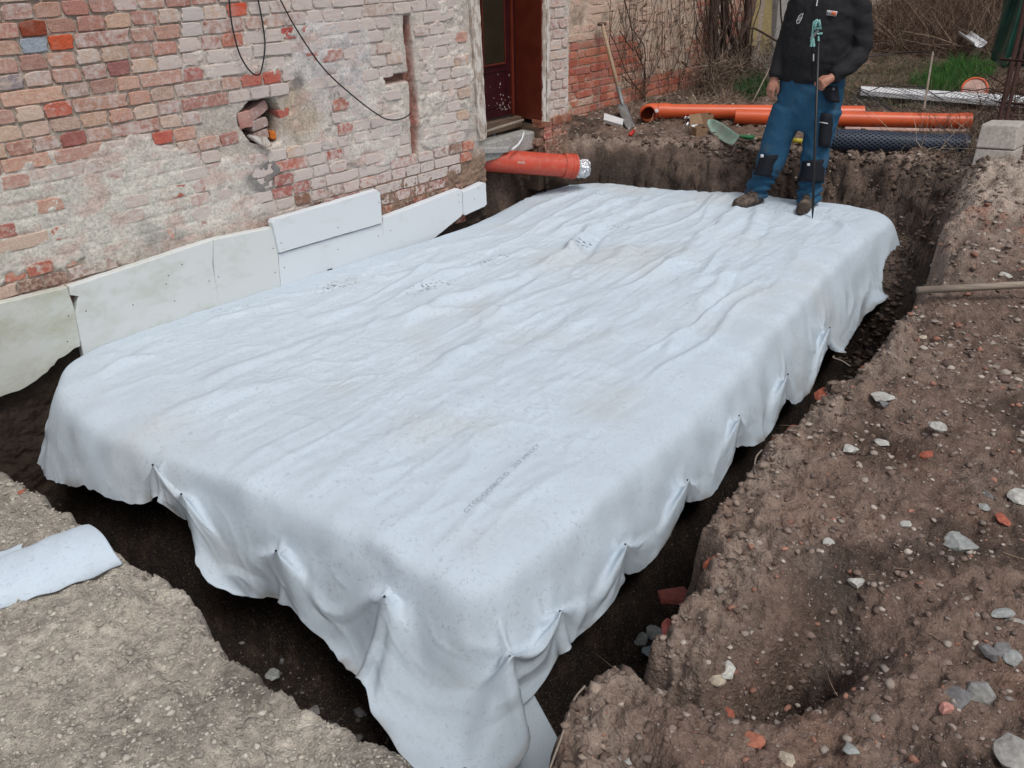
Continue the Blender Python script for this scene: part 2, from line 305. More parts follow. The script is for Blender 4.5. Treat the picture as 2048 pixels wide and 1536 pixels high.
def ground_parts(x, y, fine=True):
    dp = -sdist(x, y, PIT)                 # positive inside the pit
    ds = sdist(x, y, SLABS)                # negative under the sheet
    n1 = fbm(x, y, 3.2, 4, 1); n2 = fbm(x, y, 11, 4, 2); n3 = fbm(x, y, 34, 3, 3) if fine else 0
    left = (x < 1.2) & (y > 1.1)
    far = sm(5.7, 6.3, x); bl2_ = .5 - np.abs(fbm(x, y, 7, 2, 65))
    d = dp + .085 * sm(2.2, 4.2, x) * sm(3.2, 2.4, y) + .05 * n1 + .055 * n2 + .013 * n3 + .03 * np.abs(n2) - np.where(left, 0, .05) * bl2_
    w = .11 + far * .27; alc = np.exp(-(((x - 5.2) / .6) ** 2 + ((y - 4.95) / .3) ** 2)); w = w + .22 * alc
    bl = .5 - np.abs(fbm(x, y, 6.5, 3, 61)); bl2 = .5 - np.abs(fbm(x, y, 17, 2, 63)) if fine else 0
    zg = GZ + .035 * n1 + .016 * n2 + .010 * n3 + np.where(left, .25, 1.) * (.050 * (bl - .35) + .022 * (bl2 - .35)) * (1 + sm(5, 6.5, x) + 1.5 * np.exp(-((dp + .09) / .12) ** 2)) + .05 * sm(9, 16, x) * (x - 9) + np.where(left, .01, .0)
    zg = zg + .16 * np.exp(-((x - 6.9) ** 2 / .9 + (y - 1.35) ** 2 / .35)) * (1 + .5 * n2) + .04 * np.exp(-((dp + .12) / .10) ** 2) * sm(-.2, .3, n1)
    gd = segdist(x, y, GULLY); bd = segdist(x, y, BASIN)
    zg = zg - .16 * np.exp(-(gd / .08) ** 2) * (1 + n2) - .15 * np.exp(-(bd / .13) ** 2)
    zf = -.80 + .05 * n1 + .04 * n2 + .015 * n3 + far * .58
    t = np.clip(d / w, 0, 1) ** 1.5; t = np.where(far > .5, sm(0, 1, t) * .6 + t * .4, t)
    z = zg + (zf - zg) * t
    z = z + (.07 * n2 + .04 * n3) * np.clip(4 * t * (1 - t), 0, 1) * (1 + far) + far * .035 * np.round(3 * n1 + 2 * n2) * np.clip(4 * t * (1 - t), 0, 1)
    mound = np.where(ds < -.30, -.06, -.06 - .16 * sm(-.30, -.05, ds) - np.maximum(ds + .12 + .02 * n2, 0) / .40)
    mz = np.clip(mound, -.90, -.06) + .012 * n3
    z = np.where((dp > 0) | (ds < .1), np.maximum(z if True else z, mz), z)
    z = np.where(ds < -.16, np.minimum(mz, -.06), z)
    return z, zg, dp, ds, t, n1, n2, left
def gz(x, y):
    return float(ground_parts(np.array([float(x)]), np.array([float(y)]))[0][0])
_r = [.05, .35]
while _r[-1] < 60: _r.append(_r[-1] * (1.0026 if 5.4 < _r[-1] < 8.3 else 1.0062 if _r[-1] < 18 else 1.03))
rr = np.array(_r)
aa = np.radians(np.concatenate([np.arange(-110, -20, 1.5), np.arange(-20, 110.01, .165), np.arange(111.5, 175, 1.5)]))
RR, AA = np.meshgrid(rr, aa, indexing='ij'); gx, gy = RR * np.cos(AA), RR * np.sin(AA)
z, zg, dp, ds, tt, n1, n2, left = ground_parts(gx, gy)
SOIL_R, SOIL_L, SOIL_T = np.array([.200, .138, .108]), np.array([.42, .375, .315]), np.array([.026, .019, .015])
c0 = np.where(left[..., None], SOIL_L, SOIL_R)
patch = fbm(gx, gy, 1.3, 4, 9); patch2 = fbm(gx, gy, 2.7, 4, 12); pf = fbm(gx, gy, 22, 3, 14)
c0 = c0 * (1 + .35 * patch[..., None] + .30 * pf[..., None])
c0 = c0 + (np.array([.25, .20, .165]) - c0) * (sm(.02, .45, patch2) * .55 * ~left)[..., None]
c0 = c0 + (np.array([.20, .11, .075]) - c0) * (sm(.12, .5, fbm(gx, gy, 2.1, 4, 21)) * .45 * ~left)[..., None]
dk = (sm(-.05, .3, fbm(gx, gy, 1.9, 5, 31)) * .95)[..., None]; c0 = c0 * (1 - dk * np.where(left[..., None], .5, .6))
edge = np.exp(-((dp + .05) / .09) ** 2)[..., None] * (~left[..., None]) * (gx < 7.2)[..., None]
c0 = c0 + (np.array([.34, .265, .215]) - c0) * edge * .9 * sm(-.5, .2, n1)[..., None]
hi = np.clip(1.3 * np.exp(-((gx - 6.45) ** 2 / .9 + (gy - 1.45) ** 2 / .22)) * (.8 + .8 * n1), 0, 1)[..., None]; c0 = c0 + (np.array([.47, .385, .32]) - c0) * hi * .9
rs_ = np.exp(-((gx - 5.75) ** 2 / .04 + (gy - 1.2) ** 2 / .4))[..., None] * sm(-.1, .3, n2)[..., None]; c0 = c0 + (np.array([.33, .13, .085]) - c0) * rs_ * .7
farbank = sm(5.8, 6.3, gx)[..., None]
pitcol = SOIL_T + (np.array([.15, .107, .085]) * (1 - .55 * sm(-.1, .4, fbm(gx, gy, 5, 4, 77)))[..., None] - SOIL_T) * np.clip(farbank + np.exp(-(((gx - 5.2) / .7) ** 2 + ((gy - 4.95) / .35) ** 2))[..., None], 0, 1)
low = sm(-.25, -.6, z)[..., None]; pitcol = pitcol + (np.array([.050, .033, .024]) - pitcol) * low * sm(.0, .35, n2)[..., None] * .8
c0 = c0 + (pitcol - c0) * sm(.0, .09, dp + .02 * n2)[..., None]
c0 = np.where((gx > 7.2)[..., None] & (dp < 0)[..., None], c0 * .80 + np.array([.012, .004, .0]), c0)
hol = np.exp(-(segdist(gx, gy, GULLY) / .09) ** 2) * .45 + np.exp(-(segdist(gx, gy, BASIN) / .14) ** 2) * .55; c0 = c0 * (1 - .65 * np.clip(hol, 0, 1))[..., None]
jx = .005 * noise(gx * 40, gy * 40, 5) * (RR < 8); jy = .005 * noise(gx * 40, gy * 40, 8) * (RR < 8)
cliff = np.clip(4 * tt * (1 - tt), 0, 1) * (dp > -.05); along = gy * .8 - gx * .6; cn = fbm(along + z * .3, z, 5.5, 4, 55); cn2 = fbm(along, z - along * .2, 15, 3, 57)
fb = sm(5.8, 6.3, gx); jx = jx - cliff * (fb * (.16 * np.abs(cn) + .05 * cn2) + (1 - fb) * .02 * cn2); jy = jy + cliff * (1 - fb) * .03 * cn
c0 = c0 * (1 - (cliff * fb * (.55 * sm(-.05, .25, -cn) + .3 * sm(0, .3, cn2)))[..., None])
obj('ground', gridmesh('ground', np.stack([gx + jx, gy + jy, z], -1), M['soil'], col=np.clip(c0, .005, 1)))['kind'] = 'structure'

# ------------------------------------------------------------ the sheet of geotextile
def ring(P, n):
    Q = np.vstack([P, P[:1]]); L = np.r_[0, np.cumsum(np.linalg.norm(np.diff(Q, axis=0), axis=1))]
    t = np.linspace(0, L[-1], n, endpoint=False); return np.stack([np.interp(t, L, Q[:, k]) for k in range(2)], 1), L[-1]
NS = 1500; OUT, LEN = ring(SLABS, NS); sarr = np.arange(NS) * LEN / NS
def cblur(a, sg):
    k = np.arange(-int(3 * sg), int(3 * sg) + 1); w = np.exp(-.5 * (k / sg) ** 2); w /= w.sum()
    return sum(wi * np.roll(a, ki, 0) for ki, wi in zip(k, w))
OUT = cblur(OUT, 4); tan = np.roll(OUT, -1, 0) - np.roll(OUT, 1, 0); NRM = np.stack([tan[:, 1], -tan[:, 0]], 1); NRM = cblur(NRM / np.linalg.norm(NRM, axis=1)[:, None], 14); NRM /= np.linalg.norm(NRM, axis=1)[:, None]
TAN = np.stack([-NRM[:, 1], NRM[:, 0]], 1)
ic = int(np.argmin(np.hypot(OUT[:, 0] - 1.58, OUT[:, 1] - 1.65))); s_c = sarr[ic]
def sdel(s): return (s - s_c + LEN / 2) % LEN - LEN / 2    # signed arc distance from the near corner, + along the right side
flare = .48 + .10 * np.exp(-(sdel(sarr) / .30) ** 2) + .08 * ((sdel(sarr) < 0) & (sdel(sarr) > -2.6))
flare = cblur(flare, 18)
def side(i, h):     # point on the hanging side: i column index array, h drop below the top
    RO = .12; a = np.clip(h / RO, 0, 1)
    off = -RO * .8 * (1 - np.sqrt(np.clip(1 - (1 - a) ** 2, 0, 1))) * 0 + np.where(h < RO, RO * .70 * np.sin(a * PI / 2), RO * .70) + flare[i] * np.maximum(h - RO * .4, 0)
    return np.stack([OUT[i, 0] + NRM[i, 0] * off, OUT[i, 1] + NRM[i, 1] * off, -h], -1)
hh = np.linspace(0, .98, 197); II, HH = np.meshgrid(np.arange(0, NS, 2), hh, indexing='ij'); SP = proj(side(II, HH))
vis = (sdel(sarr[II]) > -3.1) & (sdel(sarr[II]) < 5.6)
def lookup(x, y):
    d = (SP[..., 0] - x) ** 2 + (SP[..., 1] - y) ** 2 + (~vis) * 1e9; k = np.unravel_index(np.argmin(d), d.shape); return int(II[k]), float(HH[k])
HEM = [(48, 852), (100, 868), (160, 885), (230, 930), (330, 1000), (352, 1025), (372, 1075), (395, 1110), (430, 1145), (480, 1152), (530, 1182), (590, 1187), (640, 1235), (690, 1300), (745, 1325), (780, 1347), (775, 1385), (800, 1402), (835, 1403), (862, 1400), (872, 1440), (862, 1500), (852, 1536), (930, 1570), (1000, 1500), (1045, 1432), (1080, 1395), (1140, 1300), (1150, 1265), (1190, 1205), (1240, 1165), (1310, 1100), (1320, 1062), (1390, 990), (1410, 955), (1480, 885), (1510, 850), (1580, 790), (1612, 760), (1645, 705), (1700, 660), (1735, 600), (1790, 545), (1810, 512)]
hk = sorted((float(sdel(sarr[i])), h) for i, h in (lookup(x, y) for x, y in HEM))
sd_all = sdel(sarr)
hemH = np.interp(sd_all, [a for a, _ in hk], [b for _, b in hk]); hemH = np.where(sd_all > hk[-1][0] + .25, .10, hemH); hemH = np.where(sd_all < hk[0][0] - .06, .05, hemH)
hemH = np.where(sd_all > 3.0, np.minimum(hemH, .36 - .14 * np.clip(sd_all - 3.0, 0, 1)), hemH); hemH = np.where(sd_all < -2.2, np.minimum(hemH, .42 - .32 * np.clip(-2.2 - sd_all, 0, 1)), hemH)
hemH = cblur(hemH, 5.0) + .010 * noise(sarr * 14, sarr * 0, 4) + .006 * noise(sarr * 45, sarr * 0, 6)
hemH = np.clip(hemH, .06, .95)
PINS = [lookup(x, y) for x, y in [(1577, 748), (1480, 832), (1378, 960), (1252, 1090), (1117, 1226), (1015, 1315), (768, 1193), (548, 1102), (363, 990), (303, 930), (1660, 655)]]
PINP = [side(np.array([i]), np.array([h]))[0] for i, h in PINS]
ti = np.linspace(0, 1, 190) ** .75; ks = np.linspace(0, 1, 95)
cx = np.clip(OUT[:, 0], 2.9, 5.3); cy = np.full(NS, 3.25)
P = np.zeros((NS, len(ti) + len(ks) - 1, 3)); hcol = np.zeros(P.shape[:2])
for k, t in enumerate(ti):
    P[:, k, 0] = cx + (OUT[:, 0] - cx) * t; P[:, k, 1] = cy + (OUT[:, 1] - cy) * t
ar = np.arange(NS)
for k, t in enumerate(ks):
    P[:, len(ti) - 1 + k] = side(ar, hemH * t); hcol[:, len(ti) - 1 + k] = hemH * t
X_, Y_, Hc = P[..., 0].copy(), P[..., 1].copy(), hcol
SDc = np.repeat(sd_all[:, None], P.shape[1], 1)
dedge = np.where(Hc > 0, 0, np.hypot(P[..., 0] - OUT[:, None, 0], P[..., 1] - OUT[:, None, 1]))
# rounding over the edge
rd = .09 + .06 * np.exp(-(SDc / .5) ** 2)
vz = ((SDc > -2.95) & (SDc < 5.2)) * .032 + .002
P[..., 2] -= np.where(Hc > 0, 1, np.exp(-dedge / rd)) * vz
topw = sm(0, .10, dedge) * (Hc == 0)
# small undulation, stretched along the sheet
und = .011 * fbm(X_ * .55, Y_ * 2.2, 1.3, 4, 41) + .0045 * fbm(X_ * .9, Y_ * 3.5, 4, 3, 43) + .010 * fbm(X_, Y_, .8, 2, 45) + .0016 * fbm(X_, Y_, 14, 3, 47)
disp = und.copy()
WR = [  # creases seen on the top: pixel polyline, height in m, half width in m
    ([(640, 640), (800, 590), (960, 530), (1060, 500)], .016, .035), ([(700, 690), (880, 610), (1040, 560), (1160, 490), (1230, 420)], .017, .04),
    ([(760, 560), (920, 520), (1080, 460), (1180, 420)], .013, .035), ([(860, 500), (1000, 470), (1130, 440)], .010, .03), ([(820, 780), (960, 680), (1110, 590), (1260, 500)], .015, .045),
    ([(1140, 500), (1180, 455), (1195, 425), (1230, 400)], .022, .03), ([(1150, 530), (1210, 470), (1260, 430)], -.014, .035), ([(1000, 740), (1200, 620), (1400, 500), (1480, 430)], .011, .05),
    ([(1340, 700), (1430, 580), (1500, 470), (1520, 420)], .014, .04), ([(1480, 700), (1560, 590), (1600, 500), (1620, 430)], .013, .04), ([(1430, 620), (1480, 540), (1540, 450)], -.010, .03),
    ([(1640, 430), (1690, 455), (1740, 480)], .012, .03), ([(1560, 640), (1640, 540), (1690, 450)], .012, .035), ([(200, 760), (300, 700), (450, 640), (560, 610)], .014, .035), ([(420, 760), (600, 690), (800, 640)], .010, .04),
    ([(165, 770), (215, 740), (300, 715)], .016, .03), ([(300, 850), (420, 800), (560, 770)], .010, .05), ([(940, 1060), (1060, 1000), (1240, 900), (1420, 780)], .006, .03), ([(760, 900), (960, 780), (1200, 690), (1400, 600)], .008, .06),
    ([(1240, 460), (1330, 420), (1420, 395)], .012, .03), ([(1300, 560), (1400, 480), (1470, 420)], .010, .03), ([(620, 700), (760, 650), (900, 620)], .008, .03)]
for px, A, wd in WR:
    d = segdist(X_, Y_, [tuple(onz(x, y, 0)[:2]) for x, y in px]); disp += A * np.exp(-(d / wd) ** 2)
P[..., 2] += disp * topw * 1.0
# hanging part: the skirt is draped by a small cloth solver (fixed at the top edge and at the pins)
NC = NS // 2; ci = np.arange(NC) * 2; PLc = [lookup(x, y) for x, y in []]
dts = np.linspace(.34, 0, 18)[:-1]; kc = np.linspace(0, 1, 34)
Q = np.zeros((NC, len(dts) + len(kc), 3)); F2 = np.zeros((NC, len(dts) + len(kc), 2)); cO, cN = OUT[ci], NRM[ci]
ccx, ccy = cx[ci], cy[ci]; dl = np.hypot(cO[:, 0] - ccx, cO[:, 1] - ccy)
for k, dd in enumerate(dts):
    t_ = 1 - dd / dl; Q[:, k, 0] = ccx + (cO[:, 0] - ccx) * t_; Q[:, k, 1] = ccy + (cO[:, 1] - ccy) * t_; F2[:, k] = Q[:, k, :2]
for k, t_ in enumerate(kc):
    Q[:, len(dts) + k] = side(ci, hemH[ci] * t_)
sk0 = len(dts)
seg_ = np.linalg.norm(np.diff(Q[:, sk0:], axis=1), axis=2); arc = np.concatenate([np.zeros((NC, 1)), np.cumsum(seg_, axis=1)], 1)
F2[:, sk0:] = cO[:, None] + cN[:, None] * arc[..., None]
sdc = sd_all[ci]
def top_z(X, Y, dd, sdv):
    u = .011 * fbm(X * .55, Y * 2.2, 1.3, 4, 41) + .0045 * fbm(X * .9, Y * 3.5, 4, 3, 43) + .010 * fbm(X, Y, .8, 2, 45)
    xr_ = X * .97 + Y * .10; yr_ = Y - X * .10; rg = np.clip(1 - np.abs(noise(xr_ * .55, yr_ * 4.2 + .4 * noise(xr_ * 1.2, yr_ * 2, 92), 91)) * 3.2, 0, 1) ** 2; rg2 = np.clip(1 - np.abs(noise(xr_ * .8, yr_ * 8, 93)) * 3.2, 0, 1) ** 2
    u = u + (.014 * rg * (.3 + 1.2 * sm(-.2, .3, noise(X * .8, Y * .8, 98))) + .003 * rg2) * (.35 + .65 * sm(2.2, 4.0, X)) + .006 * np.clip(1 - np.abs(fbm(X, Y, 2.4, 2, 95)) * 4, 0, 1) ** 2
    for px, A, wd in WR: u = u + 1.5 * A * np.clip(.65 + 1.1 * noise(X * 1.9, Y * 1.9, 83), .1, 1.5) * np.exp(-(segdist(X + .03 * noise(X * 4, Y * 4, 88), Y + .03 * noise(X * 4, Y * 4, 89), [tuple(onz(x, y, 0)[:2]) for x, y in px]) / (wd * 1.15)) ** 2)
    vz_ = ((sdv > -2.95) & (sdv < 5.2)) * .032 + .002
    return u * sm(0, .10, dd) - np.exp(-dd / (.09 + .06 * np.exp(-(sdv / .5) ** 2))) * vz_
for k, dd in enumerate(dts): Q[:, k, 2] = top_z(Q[:, k, 0], Q[:, k, 1], np.full(NC, dd), sdc)
Q[:, sk0:, 2] -= (((sdc > -2.95) & (sdc < 5.2)) * .032 + .002)[:, None]
sg = .03
def rest(a, b, stretch=0): return np.linalg.norm(a - b, axis=-1)
slack = 1 + .014 * sm(0, .15, np.concatenate([np.zeros((NC, sk0)), arc], 1)) * (1 + .8 * noise(sdc[:, None] * 2.3 + np.zeros((1, F2.shape[1])), np.arange(F2.shape[1])[None] * .05, 9))
X0 = Q.copy(); X0[:, sk0:, :2] += cN[:, None] * (.045 * (.35 - np.abs(fbm(sdc[:, None] * 4.5 + arc * 3, arc * 5 - sdc[:, None] * 1.5, 1., 3, 58))) * sm(0, .12, arc) + .05 * np.exp(-(sdc[:, None] / .4) ** 2) * np.sin(sdc[:, None] * 30) * sm(.1, .4, arc))[..., None]
wgt = np.ones(Q.shape[:2]); wgt[:, :7] = 0; wgt[:, 7:sk0] = .35
# collider: distance field of the slab outline on a fine grid
gxs, gys = np.arange(.5, 7.6, .02), np.arange(.9, 5.6, .02); GXX, GYY = np.meshgrid(gxs, gys, indexing='ij'); SD_ = sdist(GXX, GYY, OUT[::6])
gXd, gYd = np.gradient(SD_, .02)
def samp(x, y):
    fx = np.clip((x - .5) / .02, 0, SD_.shape[0] - 1.001); fy = np.clip((y - .9) / .02, 0, SD_.shape[1] - 1.001); ix, iy = fx.astype(int), fy.astype(int); a, b = fx - ix, fy - iy
    f = lambda A: (A[ix, iy] * (1 - a) + A[ix + 1, iy] * a) * (1 - b) + (A[ix, iy + 1] * (1 - a) + A[ix + 1, iy + 1] * a) * b
    return f(SD_), gXd[ix, iy], gYd[ix, iy]
pins_c = []
for (i_, h_) in PINS:
    ii = (i_ // 2) % NC; kk = sk0 + int(round(min(.93, h_ / hemH[i_]) * (len(kc) - 1))); pins_c.append((ii, kk)); tgt = side(np.array([i_]), np.array([min(h_, hemH[i_] * .93)]))[0] - np.array([NRM[i_, 0], NRM[i_, 1], 0]) * .004; tgt[2] -= .0
    wgt[ii, kk] = 0; r_ = np.hypot((np.arange(NC) - ii)[:, None] * .02, (np.arange(Q.shape[1]) - kk)[None] * .02); X0 += (tgt - X0[ii, kk])[None, None] * np.exp(-(r_ / .06) ** 2)[..., None]; X0[ii, kk] = tgt
msk_ = (sm(-3.5, -3.1, sdc) * sm(5.5, 5.1, sdc))[:, None] + np.zeros((1, Q.shape[1])); RND = .008 + msk_ * (.012 + .008 * noise(sdc[:, None] * 1.7 + np.zeros_like(msk_), msk_ * 0, 19))
Tz = Q[..., 2].copy(); vzc = ((sdc > -2.95) & (sdc < 5.2)) * .032 + .002
for k, dd in enumerate(dts): Tz[:, k] += np.exp(-dd / (.09 + .06 * np.exp(-(sdc / .5) ** 2))) * vzc
Tz[:, sk0:] = 0
Xc = X0.copy(); Vc = np.zeros_like(Xc)
cons = []
def addc(di, dj, stf):
    A = np.arange(NC); n_, m_ = Q.shape[:2]
    for par in ((0, 1) if di else (0,)):
        for pj in ((0, 1) if dj else (0,)):
            ia = A[(A // max(abs(di), 1)) % 2 == par] if di else A; ja = np.arange(0, m_ - dj); ja = ja[(ja // max(dj, 1)) % 2 == pj] if dj and not di else ja
            if dj and di and pj: continue
            IA, JA = np.meshgrid(ia, ja, indexing='ij'); IB, JB = (IA + di) % n_, JA + dj
            if di and dj:      # diagonals never share points inside one batch of alternate columns
                pass
            L0 = rest(F2[IA, JA], F2[IB, JB]) * (slack[IA, JA] if di == 1 and dj == 0 else 1.0) if (di < 2 and dj < 2) else rest(F2[IA, JA], F2[IB, JB])
            wa, wb = wgt[IA, JA], wgt[IB, JB]; sw_ = wa + wb; k = np.where(sw_ > 0, stf / np.maximum(sw_, 1e-9), 0)
            cons.append((IA, JA, IB, JB, L0, (wa * k)[..., None], (wb * k)[..., None], di != 1 and dj != 1))
addc(1, 0, 1.); addc(0, 1, 1.); addc(1, 1, .35); addc(-1, 1, .35); addc(2, 0, .012); addc(0, 2, .012)
NCL = (3, 5); 
for step in range(110):
    Vc *= .93; Vc[..., 2] -= 9.8 * .012; Xp = Xc + Vc * .012 * (wgt > 0)[..., None]
    for it in range(7):
        for IA, JA, IB, JB, L0, ka, kb, bend in cons:
            d = Xp[IB, JB] - Xp[IA, JA]; ln = np.sqrt((d * d).sum(-1)) + 1e-9; c_ = ((ln - L0) / ln)[..., None] * d
            Xp[IA, JA] += ka * c_; Xp[IB, JB] -= kb * c_
    ds_, gx2, gy2 = samp(Xp[..., 0], Xp[..., 1])
    if step % 5 == 0: bump_c = msk_ * (.014 * noise(Xp[..., 0] * 3.4, Xp[..., 1] * 3.4, 71) + .020 * noise(sdc[:, None] * 6, Xp[..., 2] * 7, 73)) * sm(-.22, .05, ds_)
    zc = Tz - .003 - RND * np.log1p(np.exp(np.clip((ds_ + .012) / RND, -9, 9))) / .40 + bump_c; pen = zc - Xp[..., 2]; hit = (pen > 0) & (wgt > 0) & (ds_ > -.30)
    ca_, sa_ = math.cos(math.atan(.46)), math.sin(math.atan(.46)); push = np.where(hit, pen * sa_, 0)
    Xp[..., 0] += push * ca_ * gx2; Xp[..., 1] += push * ca_ * gy2; Xp[..., 2] += push * sa_; Xp[..., 2] = np.maximum(Xp[..., 2], -.80)
    Vn = (Xp - Xc) / .012; Vn = np.where(hit[..., None], Vn * .6, Vn); sp_ = np.linalg.norm(Vn, axis=-1, keepdims=True); Vc = Vn * np.minimum(1, 1.5 / (sp_ + 1e-9)); Xc = Xp
def up(A, f, axis, wrap):
    A = np.moveaxis(A, axis, 0); n_ = A.shape[0]; out = []
    g_ = (lambda k: A[k % n_]) if wrap else (lambda k: A[min(max(k, 0), n_ - 1)])
    for k in range(n_ if wrap else n_ - 1):
        a, b, c_, d = g_(k - 1), g_(k), g_(k + 1), g_(k + 2)
        for q in range(f):
            t = q / f; out.append(.5 * ((2 * b) + (c_ - a) * t + (2 * a - 5 * b + 4 * c_ - d) * t * t + (3 * b - a - 3 * c_ + d) * t ** 3))
    if not wrap: out.append(A[-1])
    return np.moveaxis(np.array(out), 0, axis)
lo = np.minimum(np.arange(NC), NC)
Xs = Xc.copy(); Xs[:, 2:-1] = .86 * Xc[:, 2:-1] + .035 * (np.roll(Xc, 1, 0) + np.roll(Xc, -1, 0))[:, 2:-1] + .035 * (Xc[:, 1:-2] + Xc[:, 3:])
for ii, kk in pins_c: Xs[ii, kk] = Xc[ii, kk]
BF = up(up(Xs, 2, 0, True), 3, 1, False)
# join: analytic top (spine to dedge .34) + draped band
tin = np.linspace(0, 1, 150); dlf = np.hypot(OUT[:, 0] - cx, OUT[:, 1] - cy); TOP = np.zeros((NS, len(tin), 3)); tmax = 1 - .34 / dlf
for k, t in enumerate(tin): TOP[:, k, 0] = cx + (OUT[:, 0] - cx) * t * tmax; TOP[:, k, 1] = cy + (OUT[:, 1] - cy) * t * tmax
TD = np.hypot(TOP[..., 0] - OUT[:, None, 0], TOP[..., 1] - OUT[:, None, 1]); TOP[..., 2] = top_z(TOP[..., 0], TOP[..., 1], TD, sd_all[:, None] + np.zeros_like(TD))
P = np.concatenate([TOP[:, :-1], BF], 1); NT_ = len(tin) - 1
X_, Y_ = P[..., 0].copy(), P[..., 1].copy(); Hc = np.concatenate([np.zeros((NS, NT_ + sk0 * 3)), np.repeat(np.linspace(0, 1, BF.shape[1] - sk0 * 3)[None], NS, 0) * hemH[:, None]], 1)
ss = np.repeat(sd_all[:, None], P.shape[1], 1)
skw = sm(.0, .1, Hc); cre = np.clip(1 - np.abs(fbm(ss * 1.9 + Hc * 2.6, Hc * 2.2 - ss * 1.1, 1., 2, 96)) * 6, 0, 1) * .010 + np.clip(1 - np.abs(fbm(ss * 5 - Hc * 6, Hc * 5, 1., 2, 97)) * 5, 0, 1) ** 1.5 * .002
P[..., 0] += NRM[:, None, 0] * cre * skw; P[..., 1] += NRM[:, None, 1] * cre * skw; P[..., 2] += .4 * cre * skw
cr2 = np.clip(1 - np.abs(fbm(X_, Y_, 5.5, 3, 151)) * 5, 0, 1) ** 2; P[..., 2] += .0035 * cr2 * (Hc == 0) * sm(-.2, .3, noise(X_ * 1.3, Y_ * 1.3, 153))
P[..., 2] += .0016 * fbm(X_, Y_, 14, 3, 47) + .0008 * fbm(X_, Y_, 40, 2, 48)
pinr = np.full(Hc.shape, 9.0)
PINQ = [Xc[ii, kk] for ii, kk in pins_c]
for q in PINQ: pinr = np.minimum(pinr, np.linalg.norm(P - q, axis=-1))
ti = np.arange(NT_ + sk0 * 3)
# dirty footprints, small slits and pin heads tint the cloth
colf = np.ones(P.shape); FOOT = [(470, 622, .12), (665, 575, .13), (850, 578, .12), (985, 522, .14), (700, 572, .06), (1160, 495, .13), (1102, 530, .05), (1175, 490, .1), (1180, 393, .14), (1245, 455, .09), (1172, 425, .06), (1285, 508, .04), (1225, 455, .06), (440, 620, .06), (890, 570, .07), (1240, 400, .1), (1560, 425, .09), (1510, 420, .05)]
spk = fbm(X_ * 1.5, Y_ * .6, 85, 2, 61)
for x, y, rad in FOOT:
    c = onz(x, y, 0); d = np.hypot(X_ - c[0], (Y_ - c[1]) * 2.6); a = sm(.24, .42, spk) * np.exp(-(d / rad) ** 2) * (Hc == 0)
    colf *= (1 - .82 * np.clip(a * 1.6, 0, 1))[..., None]
    P[..., 2] -= .010 * np.exp(-(d / (rad * .9)) ** 2) * (Hc == 0) * (spk * .8 + .3)
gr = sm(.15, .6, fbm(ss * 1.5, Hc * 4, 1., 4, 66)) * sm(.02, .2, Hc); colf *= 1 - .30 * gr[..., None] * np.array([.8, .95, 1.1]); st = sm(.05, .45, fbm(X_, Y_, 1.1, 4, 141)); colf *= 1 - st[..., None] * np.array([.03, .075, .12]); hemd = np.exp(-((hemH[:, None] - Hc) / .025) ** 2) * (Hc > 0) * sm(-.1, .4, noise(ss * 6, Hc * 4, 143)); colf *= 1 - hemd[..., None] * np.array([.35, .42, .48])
colf *= (1 - .8 * np.exp(-(pinr / .005) ** 2))[..., None]
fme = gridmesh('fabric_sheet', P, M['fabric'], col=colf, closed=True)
bm = bmesh.new(); bm.from_mesh(fme); bm.verts.ensure_lookup_table(); bmesh.ops.remove_doubles(bm, verts=[v for v in bm.verts if v.index % P.shape[1] < 3], dist=.004); bm.to_mesh(fme); bm.free()
fab = obj('fabric_sheet', fme)
tag(fab, 'large white non-woven fabric sheet draped over the raised slab, edges hanging into the trench', 'fabric sheet')
sol = fab.modifiers.new('t', 'SOLIDIFY'); sol.thickness = .003; sol.offset = -1
topz_pts = P[:, :len(ti)].reshape(-1, 3)
def topz(x, y):
    d = (topz_pts[:, 0] - x) ** 2 + (topz_pts[:, 1] - y) ** 2; return float(topz_pts[np.argmin(d), 2])
# loose under-layer that hangs out of the near corner below the front flap
A0 = side(np.array([ic]), np.array([.2]))[0]
ul = []
for u in np.linspace(0, 1, 40):
    row = []
    for v in np.linspace(0, 1, 40):
        ang = math.radians(215 + 62 * u); rad = .02 + .46 * v * (.75 + .25 * u) - .03 * math.sin(u * 9) * v
        row.append((1.66 + math.cos(ang) * rad, 1.72 + math.sin(ang) * rad, -.18 - .66 * v ** .9 + .02 * math.sin(u * 7 + v * 3)))
    ul.append(row)
o = obj('corner_fold', gridmesh('corner_fold', np.array(ul), M['fabric'], col=np.ones((40, 40, 3)) * .93)); o.parent = fab; sol = o.modifiers.new('t', 'SOLIDIFY'); sol.thickness = .003
# pins
for (i, h), q in zip(PINS, PINQ):
    n = NRM[i]; MB().tube([q, q + np.array([n[0], n[1], .3]) * .006], .004, 8).build('fixing_pin', M['nail'], fab)
